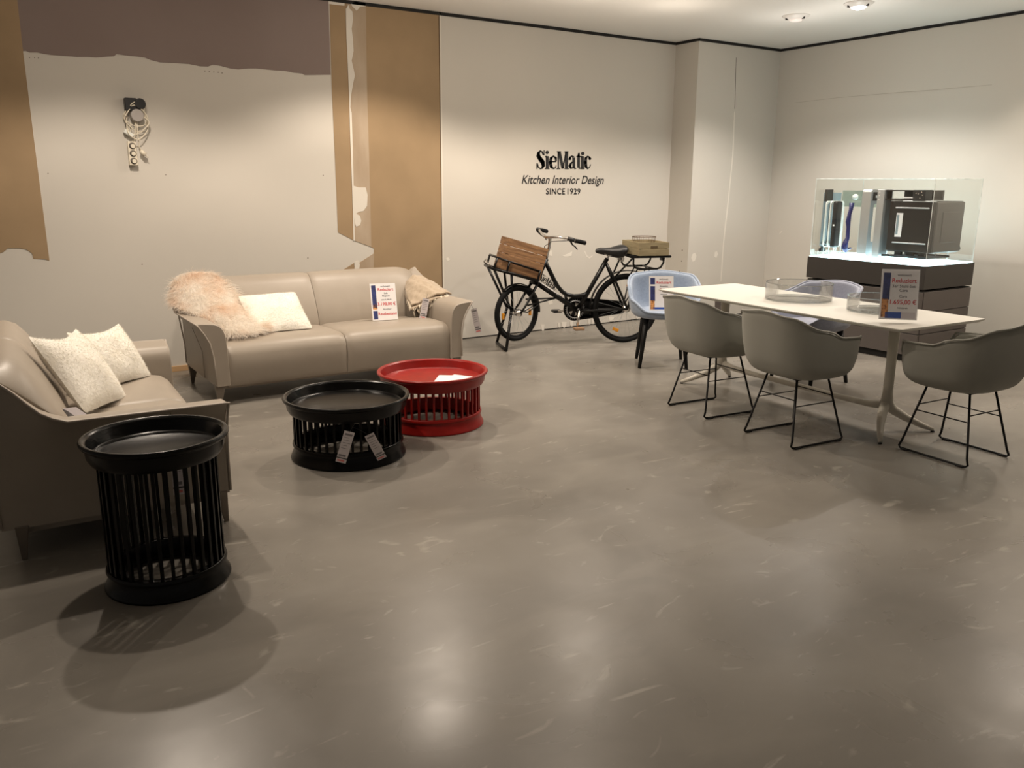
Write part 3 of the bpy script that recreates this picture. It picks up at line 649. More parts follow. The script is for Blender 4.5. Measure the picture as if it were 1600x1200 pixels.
# ------------------------------------------------------------------ chairs
def shell_mb(w, d, back, armh, seatz, front, ex=3.2, fine=56, tab=None):
    rows = []; NV = 14
    def rimh(a):           # a angle from front (+y) 0..pi
        a = abs(a)
        return interp(tab or [(0, front), (.38, front+.005), (.62, lerp(front, armh, .55)), (.80, armh-.01), (1.5, armh), (2.0, lerp(armh, back, .38)), (2.55, back-.02), (PI, back)], a)
    for i in range(NV+1):
        v = i/NV; row = []
        for k in range(fine):
            a = -PI+2*PI*k/fine
            h = rimh(a); c, s = math.cos(a), math.sin(a)
            R = (abs(c)**ex+abs(s)**ex)**(-1/ex)
            # profile from rim (v=0) to bottom centre (v=1)
            tab_r = [(0, 1.0), (.25, .985), (.45, .93), (.60, .82), (.72, .66), (.86, .36), (1, .0)]
            tab_z = [(0, 0), (.25, .42), (.45, .76), (.60, .93), (.72, .98), (.86, 1.0), (1, 1.0)]
            def li(tab, x):
                for (x0, y0), (x1, y1) in zip(tab, tab[1:]):
                    if x <= x1: return y0+(y1-y0)*(x-x0)/(x1-x0)
                return tab[-1][1]
            rf = li(tab_r, v); zf = li(tab_z, v); bz = seatz-.065
            z = h+(bz-h)*zf
            lean = (h-armh)*.10*(1-zf) if abs(a) > 2 else 0
            row.append((s*R*w/2*rf, c*R*d/2*rf-(0.02)*(1-zf)*(1 if abs(a) > 1.8 else 0)-lean, z))
        rows.append(row)
    return MB().grid(rows, closeu=True)
def grey_chair(name, label, loc, rz):
    t = thing(name, label, 'chair', loc, rz, 'grey shell armchairs around the white table')
    mb = shell_mb(.60, .56, .795, .655, .46, .455); obj('seat_shell', mb, GREYSHELL, t, smooth=True, solid=.020, sub=1)
    obj('rim_welt', MB().tube([Vector(p)+Vector((0, 0, .002)) for p in mb.v[:56]], .006, 8, closed=True), GREYSHELL, t, smooth=True)
    obj('seat_pad', MB().lathe([(0, .0), (.20, 0), (.225, .012), (.22, .03), (.19, .042), (0, .046)], 40, Matrix.Translation((0, .01, .415)), closed=False), GREYSHELL, t, smooth=True)
    r = .0065
    for s in (-1, 1):
        P = [(s*.115, .125, .40), (s*.185, .20, .05), (s*.19, .212, .018), (s*.193, .20, .0085), (s*.196, .17, .008), (s*.196, -.17, .008), (s*.193, -.20, .0085), (s*.19, -.212, .018), (s*.185, -.20, .05), (s*.115, -.125, .40)]
        o = obj('sled_leg', MB().tube(P, r, 10), WIRE, t, smooth=True)
        for y in (.17, -.17): obj('glide', MB().box((s*.196-.010, y-.02, 0), (s*.196+.010, y+.02, .010)), PLBLACK, o)
    for s in (-1, 1):
        obj('stretcher', MB().tube([(s*.146, .158, .24), (s*.146, -.158, .24)], .0035, 8), WIRE, t, smooth=True)
        obj('stretcher', MB().tube([(-.140, s*.150, .275), (.140, s*.150, .275)], .0035, 8), WIRE, t, smooth=True)
    obj('under_bracket', MB().box((-.13, -.14, .392), (.13, .14, .402)), WIRE, t)
    return t
ch = grey_chair('shell_armchair', 'grey shell armchair at left, back toward camera, nearest the blue chair', (4.178, 3.868, 0), math.radians(-96))
dup(ch, (4.125, 3.138, 0), math.radians(-95), 'middle grey shell armchair with its back toward the camera')
dup(ch, (4.640, 2.425, 0), math.radians(-4), 'grey shell armchair at right end of the white table, cut by frame')
def blue_chair(name, label, loc, rz, m, grp):
    t = thing(name, label, 'chair', loc, rz, grp)
    mb = shell_mb(.60, .54, .765, .64, .475, .47, ex=2.5, tab=[(0, .47), (.45, .475), (1.0, .56), (1.6, .675), (2.3, .745), (PI, .765)]); obj('seat_shell', mb, m, t, smooth=True, solid=.030, sub=1)
    obj('rim_welt', MB().tube(mb.v[:56], .010, 8, closed=True), m, t, smooth=True)
    obj('seat_pad', MB().lathe([(0, .0), (.19, 0), (.225, .012), (.22, .035), (.19, .05), (0, .056)], 40, Matrix.Translation((0, .01, .425)), closed=False), m, t, smooth=True)
    for sx in (-1, 1):
        for sy in (-1, 1):
            obj('leg', MB().tube([(sx*.145, sy*.13, .44), (sx*.195, sy*.205, 0)], [.026, .014], 12), BWOOD, t, smooth=True)
    obj('leg_frame', MB().box((-.16, -.145, .405), (.16, .145, .43)), BWOOD, t, bevel=.004)
    return t
blue_chair('tub_armchair', 'pale blue tub armchair on black legs holding a price sign', (4.92, 5.15, 0), math.radians(180-38), BLUEFAB, 'blue fabric armchairs')
blue_chair('tub_armchair', 'grey-blue tub armchair half hidden behind the white table', (5.47, 4.06, 0), math.radians(87), GREYFAB, 'blue fabric armchairs')

# ------------------------------------------------------------------ dining table
t = thing('dining_table', 'white rectangular dining table with two forked pedestals', 'table', (4.748, 3.624, 0), math.radians(-3.3))
W_, L_ = .80, 2.08
def rr_poly(w, l, r, n=6):
    P = []
    for cx, cy, a0 in ((w/2-r, l/2-r, 0), (-w/2+r, l/2-r, PI/2), (-w/2+r, -l/2+r, PI), (w/2-r, -l/2+r, 1.5*PI)):
        for k in range(n+1): P.append((cx+r*math.cos(a0+PI/2*k/n), cy+r*math.sin(a0+PI/2*k/n)))
    return P
mb = MB(); A = rr_poly(W_, L_, .018); B = rr_poly(W_-.05, L_-.05, .012); n = len(A)
vs = [(x, y, .725) for x, y in A]+[(x, y, .719) for x, y in A]+[(x, y, .703) for x, y in B]
mb.add(vs, [tuple(range(n)), tuple(reversed(range(2*n, 3*n)))]+[(n+i, n+(i+1) % n, (i+1) % n, i) for i in range(n)]+[(2*n+i, 2*n+(i+1) % n, n+(i+1) % n, n+i) for i in range(n)])
obj('tabletop', mb, TABLE, t)
for s in (-1, 1):
    y0 = s*.72
    p = obj('pedestal', MB().tube([(0, y0, .705), (0, y0, .45), (0, y0, .25), (0, y0, .14)], [.034, .029, .030, .042], 20), TABLEB, t, smooth=True)
    for q in (-1, 1):
        mb = MB()
        P = [(0, y0, .19), (q*.05, y0+s*.015, .135), (q*.12, y0+s*.06, .085), (q*.20, y0+s*.12, .040), (q*.255, y0+s*.165, .014)]
        obj('foot', MB().tube(P, [.030, .030, .024, .018, .012], 14), TABLEB, p, smooth=True)
        obj('foot_glide', MB().lathe([(0, 0), (.012, 0), (.012, .008), (0, .008)], 16, Matrix.Translation((q*.252, y0+s*.163, 0)), closed=False), PLBLACK, p)
obj('low_beam', MB().tube([(0, -.73, .17), (0, -.60, .150), (0, -.4, .145), (0, .4, .145), (0, .60, .150), (0, .73, .17)], [.028, .022, .019, .019, .022, .028], 14), TABLEB, t, smooth=True)
obj('top_bracket', MB().box((-.05, -.80, .692), (.05, .80, .704)), TABLEB, t)
def bowl(label, x, y, r, h):
    t = thing('glass_bowl', label, 'bowl', (x, y, .7255), 0, 'glass bowls on the white table')
    obj('bowl_body', MB().lathe([(0, 0), (r-.006, 0), (r, .006), (r, h), (r-.005, h), (r-.005, .010), (r-.012, .006), (0, .006)], 72, closed=False), GLASS, t, smooth=True, bevel=.001)
    obj('rim', MB().lathe([(r-.006, h-.002), (r+.001, h-.002), (r+.001, h+.002), (r-.006, h+.002)], 72), GEDGE, t, smooth=True)
    obj('base_edge', MB().lathe([(r-.022, .0065), (r-.006, .0065), (r-.006, .011), (r-.022, .011)], 72), GEDGE, t, smooth=True)
bowl('larger round clear glass bowl on the middle of white table', 4.825, 3.72, .224, .118)
bowl('smaller round clear glass bowl behind sign on white table', 4.825, 3.10, .195, .092)
swing('price_tag', 'pale price tag hanging under the far end of the white table', (4.83, 4.45, .66), math.radians(-30), 0, h=.16, w=.06, string=(0, 0, .04), foot=False)

# ------------------------------------------------------------------ display cabinet
CX, CY, CW, CL, CHH = 7.160, 4.565, .745, 1.20, .835
t = thing('display_cabinet', 'dark brown drawer cabinet by right wall carrying the lit glass case', 'cabinet', (CX, CY, 0), math.radians(-.7))
obj('plinth', MB().box((-CW/2+.03, -CL/2+.03, 0), (CW/2-.03, CL/2-.03, .06)), BLACKGAP, t)
obj('carcass', MB().box((-CW/2+.012, -CL/2+.012, .055), (CW/2-.012, CL/2-.012, CHH-.21)), BLACKGAP, t)
obj('top_section', MB().box((-CW/2, -CL/2, CHH-.198), (CW/2, CL/2, CHH)), CABD, t, bevel=.002)
zs = [.058, .250, .442, .622]
for i in range(3):
    z0, z1 = zs[i]+.003, zs[i+1]-.003 - (.004 if i == 2 else 0)
    obj('drawer_front', MB().box((-CW/2, -CL/2+.004, z0), (-CW/2+.02, CL/2-.004, z1)), CABM, t, bevel=.0015)
    obj('side_panel', MB().box((-CW/2+.022, -CL/2, z0), (CW/2-.004, -CL/2+.02, z1)), CABM, t, bevel=.0015)
    obj('side_panel', MB().box((-CW/2+.022, CL/2-.02, z0), (CW/2-.004, CL/2, z1)), CABM, t, bevel=.0015)
lb = obj('light_panel', MB().box((-CW/2+.012, -CL/2+.012, 0), (CW/2-.012, CL/2-.012, .008), Matrix.Translation((0, 0, CHH))), LIGHTBOX, t)
GZ0, GZ1, gi = CHH+.009, 1.55, .014
t = thing('glass_showcase', 'large clear acrylic box standing on the lit cabinet top', 'showcase', (CX, CY, 0), math.radians(-.7))
x0, x1, y0, y1 = -CW/2+gi, CW/2-gi, -CL/2+gi, CL/2-gi; g = .006
obj('front_pane', MB().box((x0, y0, GZ0), (x0+g, y1, GZ1)), ACRYL, t); obj('back_pane', MB().box((x1-g, y0, GZ0), (x1, y1, GZ1)), ACRYL, t)
obj('side_pane', MB().box((x0+g, y0, GZ0), (x1-g, y0+g, GZ1)), ACRYL, t); obj('side_pane', MB().box((x0+g, y1-g, GZ0), (x1-g, y1, GZ1)), ACRYL, t)
obj('top_pane', MB().box((x0, y0, GZ1), (x1, y1, GZ1+g)), ACRYL, t)
e = .0028; mb = MB()
for x in (x0, x1):
    for y in (y0, y1): mb.tube([(x, y, GZ0), (x, y, GZ1+g)], e, 6)
    mb.tube([(x, y0, GZ1+g), (x, y1, GZ1+g)], e, 6)
for y in (y0, y1): mb.tube([(x0, y, GZ1+g), (x1, y, GZ1+g)], e, 6)
obj('polished_edges', mb, AEDGE, t)
# exhibits on clear pins (positions relative to room)
def pins(t, pts, z1):
    for x, y in pts: obj('clear_pin', MB().tube([(x, y, CHH+.009-t.location.z), (x, y, z1-t.location.z)], .0035, 8), AEDGE, t)
def ex(name, label, cat, loc): return thing(name, label, cat, loc, 0, 'exploded appliance parts in the showcase')
def rr_frame(mb, y0, y1, xa, xb, za, zb, r, bw, bt=None):     # rounded rectangular ring, plane normal to y
    bt = bt or bw
    def loop(xa, xb, za, zb, r):
        P = []
        for cx, cz, a0 in ((xb-r, zb-r, 0), (xa+r, zb-r, PI/2), (xa+r, za+r, PI), (xb-r, za+r, 1.5*PI)):
            for k in range(6): P.append((cx+r*math.cos(a0+PI/2*k/5), cz+r*math.sin(a0+PI/2*k/5)))
        return P
    A = loop(xa, xb, za, zb, r); B = loop(xa+bw, xb-bw, za+bt, zb-bt, max(.004, r*.8)); n = len(A)
    vs = [(x, y0, z) for x, z in A]+[(x, y0, z) for x, z in B]+[(x, y1, z) for x, z in A]+[(x, y1, z) for x, z in B]; fs = []
    for i in range(n):
        j = (i+1) % n
        fs += [(i, j, n+j, n+i), (2*n+j, 2*n+i, 3*n+i, 3*n+j), (j, i, 2*n+i, 2*n+j), (n+i, n+j, 3*n+j, 3*n+i)]
    mb.add(vs, fs)
XF = 6.90
t = ex('appliance_cavity', 'dark grey box housing with white label at right in the showcase', 'appliance part', (XF+.02, 4.03, .93))
obj('housing', MB().box((0, 0, 0), (.44, .42, .44)), DSTEEL, t, bevel=.012)
obj('end_wall', MB().box((.008, -.014, .008), (.432, 0, .432)), GREYPL, t, bevel=.01)
obj('embossed_panel', MB().box((.10, -.019, .09), (.37, -.012, .35)), GREYPL, t, bevel=.006)
obj('bracket', MB().box((.44, .03, .20), (.475, .05, .23)).box((.468, .02, .185), (.485, .07, .245)), PLBLACK, t)
obj('roller', MB().tube([(.43, .02, .03), (.46, .02, .03)], .025, 16), PLBLACK, t, smooth=True)
obj('white_label', MB().box((-.0015, .285, .13), (0, .345, .335)), PAPER, t)
obj('label_print', MB().box((-.0022, .318, .15), (-.0014, .340, .32)), PLGREY, t)
for z in (.075, .375): obj('bright_rib', MB().box((-.006, .05, z), (0, .36, z+.010)), STEEL, t, bevel=.002)
obj('bright_edge', MB().box((-.003, -.002, .432), (.01, .30, .443)), STEEL, t, bevel=.002)
for y in (.08, .19, .30): obj('lug', MB().box((.0, y-.03, -.035), (.03, y+.03, 0)), PLBLACK, t)
pins(t, [(.03, .08), (.03, .30), (.38, .06), (.38, .32)], .93)
t = ex('base_tray', 'black flat tray on clear pins below the dark box in the showcase', 'appliance part', (XF, 4.05, .885))
obj('tray', MB().box((0, 0, 0), (.36, .42, .006)).box((0, 0, 0), (.006, .42, .02)).box((.354, 0, 0), (.36, .42, .02)), PLBLACK, t)
pins(t, [(.02, .02), (.34, .40)], .885)
t = ex('steel_profile', 'tall brushed steel upright beside the dark box in the showcase', 'appliance part', (XF, 4.50, CHH+.012))
obj('upright', MB().box((0, 0, 0), (.12, .07, .615)), STEEL, t, bevel=.003)
obj('return_edge', MB().box((.115, .04, 0), (.125, .075, .615)), DSTEEL, t)
mb = MB()
for z in (.53, .565, .595): mb.tube([(-.001, .05, z), (.002, .05, z)], .006, 10)
obj('screw_hole', mb, PAPER, t)
t = ex('hinge_rail', 'dark steel rail with hinge end above the dark box in the showcase', 'appliance part', (XF+.02, 4.14, 1.375))
obj('rail', MB().box((0, 0, 0), (.30, .36, .012)).box((.0, .0, .075), (.30, .36, .085)).box((.28, 0, 0), (.30, .36, .085)), DSTEEL, t)
obj('hinge_end', MB().box((-.01, -.012, -.005), (.10, .10, .088)), PLBLACK, t, bevel=.004)
obj('bright_strip', MB().box((-.004, .10, .018), (.0, .19, .028)), PAPER, t)
mb = MB()
for y, z in ((.02, .07), (.05, .055), (.01, .045), (.03, .02), (.07, .06)): mb.tube([(-.014, y, z), (-.008, y, z)], .005, 8)
obj('screws', mb, CHROME, t)
pins(t, [(.31, .02), (.31, .34)], 1.375)
t = ex('bezel_unit', 'silver frame with rounded window in the middle of the showcase', 'appliance part', (XF, 4.63, CHH+.03))
mb = MB(); rr_frame(mb, 0, .09, 0, .34, .0, .60, .03, .055, .13); obj('frame_ring', mb, STEEL, t, bevel=.003)
obj('dark_head', MB().box((.03, -.004, .50), (.31, .0, .575)), PLBLACK, t); obj('white_strip', MB().box((.06, -.008, .525), (.20, -.003, .545)), PAPER, t)
t = ex('blue_gasket', 'navy blue wavy gasket left of the silver frame in the showcase', 'appliance part', (XF+.01, 4.86, .90))
P = [(.03, 0, .0), (.0, 0, .03), (.01, 0, .08), (.035, 0, .12), (.03, 0, .22), (.02, 0, .27), (.03, 0, .34), (.045, 0, .38), (.05, 0, .44)]
obj('gasket_bar', MB().tube(P, [.018, .03, .024, .018, .017, .023, .017, .018, .022], 12), PLBLUE, t, smooth=True)
obj('gasket_foot', MB().tube([(-.02, -.02, .03), (.03, 0, .015), (.12, .02, .02)], .012, 10), PLBLUE, t, smooth=True)
pins(t, [(.02, 0)], .93)
t = ex('black_seal', 'black narrow rounded panel left of the blue gasket in the showcase', 'appliance part', (XF+.01, 4.98, .925))
obj('seal_panel', MB().box((0, 0, 0), (.09, .05, .43)), PLBLACK, t, bevel=.018)
obj('catch', MB().box((-.004, .01, .20), (0, .025, .215)), PAPER, t); pins(t, [(.04, .02)], .93)
for k, (yy, lb_) in enumerate([(5.045, 'white rounded door frame directly left of the black panel in the showcase'), (5.095, 'white rounded door frame second left of the black panel in the showcase')]):
    t = ex('white_door_frame', lb_, 'appliance part', (XF+.01, yy, .925))
    mb = MB(); rr_frame(mb, 0, .012, 0, .20, 0, .43, .03, .018, .018); obj('frame_ring', mb, PLWHITE, t, bevel=.002); pins(t, [(.10, .006)], .925)
t = ex('side_duct', 'blue-grey slotted plate at the left end of the showcase', 'appliance part', (XF+.02, 5.115, .93))
obj('plate', MB().box((0, .02, 0), (.26, .03, .50)), PLGREY, t, bevel=.002)
obj('upper_box', MB().box((0, -.01, .42), (.09, .02, .53)), DSTEEL, t, bevel=.003)
obj('slot', MB().box((.03, .016, .03), (.05, .019, .38)).box((.09, .016, .03), (.12, .019, .38)), DSTEEL, t)
obj('lower_bar', MB().box((-.004, -.02, .0), (.25, .02, .022)), PLGREY, t, bevel=.004)
obj('foot_block', MB().box((-.002, .0, -.05), (.06, .03, -.022)).box((.01, .01, -.03), (.05, .02, .01)), PLBLACK, t)
pins(t, [(.03, .0), (.22, .0)], .93)
t = ex('clear_cover', 'clear greenish plate behind the white frames in the showcase', 'appliance part', (XF+.30, 4.72, 1.02))
obj('plate', MB().box((0, 0, .28), (.006, .42, .43)), glass_mat('green_acrylic', (.72, .82, .80), .05, .3), t); obj('round_knob', MB().tube([(-.02, .27, .37), (0, .27, .37)], .028, 20), PLWHITE, t, smooth=True)
pins(t, [(.003, .03), (.003, .39)], 1.30)

# ------------------------------------------------------------------ bicycle
BK_R = math.radians(160); BO = Vector((5.30, 6.07, 0))
bt = thing('transport_bicycle', 'black step-through delivery bicycle with front and rear racks by the wall', 'bicycle', BO, BK_R)
def wheel(R, hub, name, parent, loc, steer=0, nsp=28):
    h = bpy.data.objects.new(name, None); C.objects.link(h); h.parent = parent; h.location = loc; h.rotation_euler = (0, 0, steer)
    circ = lambda r, n=64: [(r*math.cos(2*PI*k/n), 0, r*math.sin(2*PI*k/n)) for k in range(n)]
    obj('tyre', MB().tube(circ(R-.022), .022, 12, closed=True), RUB, h, smooth=True)
    obj('rim', MB().tube(circ(R-.048), .009, 8, closed=True), WIRE, h, smooth=True)
    obj('hub', MB().tube([(0, -.05, 0), (0, .05, 0)], hub, 16), CHROME, h, smooth=True)
    mb = MB()
    for k in range(nsp):
        a = 2*PI*k/nsp; s = 1 if k % 2 else -1; b = a+(.28 if (k//2) % 2 else -.28)
        mb.tube([(hub*.9*math.cos(b), s*.03, hub*.9*math.sin(b)), ((R-.05)*math.cos(a), 0, (R-.05)*math.sin(a))], .0011, 5)
    obj('spokes', mb, STEEL, h)
    return h
RWc = (0, 0, .337)
rw = wheel(.335, .034, 'rear_wheel', bt, RWc)
for a in (-1.15, 1.75):
    r = .225; obj('reflector', MB().box((-.032, -.008, -.016), (.032, .008, .016), Matrix.Translation((r*math.cos(a), 0, r*math.sin(a))) @ Matrix.Rotation(-(a-PI/2), 4, 'Y')), AMBER, rw, bevel=.006)
ST = math.radians(27); px0 = .93; dxw = .19
FWc = (px0+dxw*math.cos(ST), dxw*math.sin(ST), .337)
fwv = wheel(.262, .028, 'front_wheel', bt, FWc, ST)
for a in (-.1, 3.2):
    r = .165; obj('reflector', MB().box((-.014, -.008, -.030), (.014, .008, .030), Matrix.Translation((r*math.cos(a), 0, r*math.sin(a)))), AMBER, fwv, bevel=.006)
BB = Vector((.48, 0, .33))
def part(name, mb, m, **k): return obj(name, mb, m, bt, smooth=True, **k)
mb = MB()
mb.tube([(.90, 0, .605), (.80, 0, .825)], .026, 14)
mb.tube([(.895, 0, .605), BB], .024, 14)
mb.tube([(.81, 0, .80), (.765, 0, .715), (.72, 0, .625), (.68, 0, .56), (.64, 0, .515), (.59, 0, .482), (.52, 0, .467), (.45, 0, .470), (.385, 0, .492)], .020, 14)
mb.tube([BB, (.20, 0, .815)], .021, 14)
mb.tube([(.61, 0, .492), (.585, 0, .405)], .014, 10)
for s in (-1, 1):
    mb.tube([(.21, s*.012, .775), (.13, s*.04, .62), (0, s*.062, .337)], .012, 10)
    mb.tube([(.46, s*.03, .33), (.30, s*.055, .332), (0, s*.062, .337)], .010, 10)
mb.tube([(BB.x, -.04, BB.z), (BB.x, .04, BB.z)], .024, 16)
part('frame', mb, BIKE)
mb = MB(); SR = Matrix.Translation((px0, 0, 0)) @ Matrix.Rotation(ST, 4, 'Z')
for s in (-1, 1): mb.tube([(-.03, s*.045, .60), (.05, s*.05, .50), (.12, s*.052, .41), (dxw, s*.055, .337)], [.014, .013, .011, .009], 10, SR)
mb.tube([(-.03, -.06, .60), (-.03, .06, .60)], .017, 12, SR)
part('fork', mb, BIKE)
# fenders
def fender(R, a0, a1, c, M_=None, wdt=.026):
    rows = []
    for k in range(30):
        a = lerp(a0, a1, k/29); rows.append([(R*math.cos(a)+c[0], y, R*math.sin(a)+c[2]-abs(y)*0) for y in (-wdt, -wdt*.6, 0, wdt*.6, wdt)])
        rows[-1] = [(p[0]-(.006*(abs(p[1])/wdt)**2)*math.cos(a), p[1], p[2]-(.006*(abs(p[1])/wdt)**2)*math.sin(a)) for p in rows[-1]]
    return MB().grid(rows, M_)
part('rear_fender', fender(.368, -.15, 2.95, RWc), BIKE, solid=.003)
fo = part('front_fender', fender(.276, .95, 3.2, (dxw, 0, .337), SR), BIKE, solid=.003)
# chain guard on the far side
def stadium(x0, r0, x1, r1, n=20):
    P = [(x0+r0*math.cos(a), r0*math.sin(a)) for a in [(-PI/2+PI*k/n) for k in range(n+1)]]
    P += [(x1+r1*math.cos(a), r1*math.sin(a)) for a in [(PI/2+PI*k/n) for k in range(n+1)]]
    return P
XZ = Matrix(((1, 0, 0, 0), (0, 0, 1, 0), (0, 1, 0, 0), (0, 0, 0, 1)))
P = stadium(.485, .108, .02, .055)
mb = MB(); mb.prism([(x, z+.335) for x, z in P], -.085, -.080, XZ)
cg = part('chain_guard', mb, BIKE)
obj('guard_rim', MB().tube([(x, -.074, z+.335) for x, z in P], .008, 8, closed=True), BIKE, cg, smooth=True)
mb = MB()
for k in range(28): 
    a = 2*PI*k/28; mb.box((.084, -.006, -.003), (.098, .002, .003), Matrix.Translation((.485, -.070, .33)) @ Matrix.Rotation(a, 4, 'Y'))
mb.tube([(.485+.082*math.cos(2*PI*k/40), -.070, .33+.082*math.sin(2*PI*k/40)) for k in range(40)], .006, 6, closed=True)
obj('chainring', mb, STEEL, cg)
mb = MB()
for a in (.6, 1.9, 3.1, 4.4, 5.6): mb.prism([(.485+.025*math.cos(a), .33+.025*math.sin(a)), (.485+.066*math.cos(a-.3), .33+.066*math.sin(a-.3)), (.485+.066*math.cos(a+.3), .33+.066*math.sin(a+.3))], -.0795, -.078, XZ)
obj('guard_cutout', mb, WALL, cg)
# cranks and pedals
CA = math.radians(-95)
mb = MB().tube([(BB.x, .045, BB.z), (BB.x+.02, .06, BB.z-.155)], [.016, .011], 10).tube([(BB.x, -.095, BB.z), (BB.x+.165, -.10, BB.z-.02)], [.014, .010], 10)
part('crank', mb, CHROME)
part('pedal', MB().box((BB.x+.02-.045, .07, BB.z-.17), (BB.x+.02+.045, .15, BB.z-.145)), mat('worn_pedal', (.30, .18, .10), .7), bevel=.005)
part('pedal', MB().box((BB.x+.165-.04, -.19, BB.z-.035), (BB.x+.165+.045, -.10, BB.z-.01)), PLBLACK, bevel=.005)
# saddle
rows = []
for u, wd_, zt, zb in [(.318, .008, .895, .880), (.308, .022, .910, .868), (.27, .030, .920, .858), (.22, .038, .918, .848), (.17, .058, .920, .835), (.12, .090, .932, .822), (.07, .112, .945, .818), (.035, .105, .942, .835), (.012, .07, .928, .860), (.005, .02, .905, .880)]:
    sec = []
    for k in range(16):
        a = 2*PI*k/16; c, s = math.cos(a), math.sin(a); z = (zt+zb)/2+(zt-zb)/2*s; sec.append((u, wd_*c*(1 if s > -.2 else .8), z))
    rows.append(sec)
mb = MB().grid(rows, closeu=True); mb.f.append(tuple(range(16))); mb.f.append(tuple(reversed(range(144, 160))))
sd = part('saddle', mb, mat('saddle_vinyl', (.015, .015, .016), .42), bevel=0)
mb = MB()
for s in (-1, 1):
    mb.tube([(.27, s*.012, .875), (.19, s*.022, .845), (.10, s*.035, .845), (.06, s*.05, .86)], .004, 8)
    mb.tube([(.065+.016*math.cos(a*1.1), s*.05+.016*math.sin(a*1.1), .79+a*.0022) for a in range(30)], .003, 6)
obj('saddle_springs', mb, CHROME, sd, smooth=True)
part('seat_post', MB().tube([(.205, 0, .79), (.183, 0, .865)], .013, 12), CHROME)
# handlebar with steering angle
HB = Matrix.Translation((.770, 0, 1.005)) @ Matrix.Rotation(ST, 4, 'Z') @ Matrix.Rotation(math.radians(-9), 4, 'X')
hb = part('handlebar', MB().tube([(-.185, .262, .015), (-.10, .254, .03), (-.045, .215, .045), (.005, .13, .045), (.035, .06, .030), (.045, 0, .02), (.035, -.06, .030), (.005, -.13, .045), (-.045, -.215, .045), (-.10, -.254, .03), (-.185, -.262, .015)], .011, 12, HB), CHROME)
part('stem', MB().tube([(.80, 0, .82), (.772, 0, .93), (.764, 0, 1.005), (.785, .005, 1.02), (.81, .012, 1.023)], [.014, .014, .017, .015, .014], 12), CHROME)
for s in (1, -1):
    obj('grip', MB().tube([(-.085, s*.252, .032), (-.14, s*.258, .024), (-.205, s*.264, .010)], [.019, .020, .019], 12, HB), RUB, hb, smooth=True)
    obj('brake_lever', MB().tube([(-.045, s*.23, .03), (-.09, s*.215, -.01), (-.14, s*.21, -.035), (-.165, s*.215, -.06)], [.010, .007, .006, .005], 8, HB), PLBLACK, hb, smooth=True)
    obj('clamp', MB().tube([(-.03, s*.205, .046), (-.080, s*.245, .036)], .019, 12, HB), PLBLACK, hb, smooth=True)
obj('brake_cable', MB().tube([(-.05, .22, .03), (.06, .10, .00), (.07, .02, -.06), (.06, 0, -.15), (.075, 0, -.25)], .003, 6, HB), PLBLACK, hb, smooth=True)
# front rack + stand
RT = math.radians(16)
def rk(u, z): return (.925+u*math.cos(RT)-z*math.sin(RT), .640+u*math.sin(RT)+z*math.cos(RT))
mb = MB(); wr_ = .165
def rp(u, l, z): a, b = rk(u, z); return (a, l, b)
mb.tube([rp(0, -wr_, 0), rp(0, wr_, 0), rp(.44, wr_, 0), rp(.44, -wr_, 0)], .014, 8, closed=True)
mb.tube([rp(0, -wr_, .085), rp(0, wr_, .085), rp(.42, wr_, .105), rp(.42, -wr_, .105)], .010, 8, closed=True)
for l in (-wr_, wr_):
    for u in (0, .30, .42): mb.tube([rp(u, l, 0), rp(u, l, .10)], .010, 8)
for l in (-.08, 0, .08): mb.tube([rp(0, l, 0), rp(.44, l, 0)], .006, 8)
mb.tube([rp(0, 0, 0), (.885, 0, .64)], .014, 8); mb.tube([rp(0, 0, .085), (.84, 0, .74)], .010, 8)
fr_ = part('front_rack', mb, BIKE)
mb = MB()
for s in (-1, 1):
    mb.tube([rp(.42, s*.15, 0), (1.15, s*.085, .36)], .012, 8); mb.tube([rp(.25, s*.15, 0), (1.14, s*.085, .36)], .012, 8)
    mb.tube([(1.15, s*.085, .37), (1.19, s*.15, .18), (1.225, s*.205, .010)], .014, 8)
    mb.tube([(1.14, s*.085, .36), (.985, s*.05, .335), (.88, s*.03, .40)], .006, 8)
mb.tube([(1.225, -.205, .012), (1.225, .205, .012)], .014, 8)
part('front_stand', mb, BIKE)
obj('chrome_loop', MB().tube([rp(.44, -.10, .01), rp(.475, -.09, .03), rp(.48, 0, .06), rp(.475, .09, .03), rp(.44, .10, .01)], .006, 8), CHROME, fr_, smooth=True)
part('steering_damper', MB().tube([(1.00, .03, .455), (.70, .01, .455)], .008, 8).tube([(.98, .02, .395), (.70, .01, .455)], .008, 8), BIKE)
# rear rack
mb = MB(); zr = .842
for l in (-.15, .17):
    mb.tube([(.0, l, zr), (.0, l, .775), (-.02, l, .742), (-.06, l, .727), (-.24, l, .727), (-.275, l, .742), (-.30, l, .785), (-.305, l, zr)], .0095, 8)
mb.tube([(.03, -.17, zr), (.03, .19, zr), (-.36, .19, zr), (-.36, -.17, zr)], .011, 8, closed=True)
for l in (-.06, .07): mb.tube([(.03, l, zr), (-.36, l, zr)], .006, 8)
mb.tube([(.14, .03, .63), (.0, .165, zr-.005)], .009, 8); mb.tube([(.14, -.03, .63), (.0, -.15, zr-.005)], .009, 8)
for s in (-1, 1):
    mb.tube([(-.10, s*.05, .727), (-.06, s*.045, .66), (0, s*.066, .345)], .007, 8); mb.tube([(-.22, s*.05, .727), (-.20, s*.05, .68), (0, s*.066, .345)], .007, 8)
mb.tube([(-.10, -.15, .727), (-.10, .17, .727)], .007, 8); mb.tube([(-.22, -.15, .727), (-.22, .17, .727)], .007, 8)
part('rear_rack', mb, BIKE)
part('rear_lamp', MB().box((-.375, -.03, .79), (-.345, .03, .835)), PLBLACK, bevel=.005)
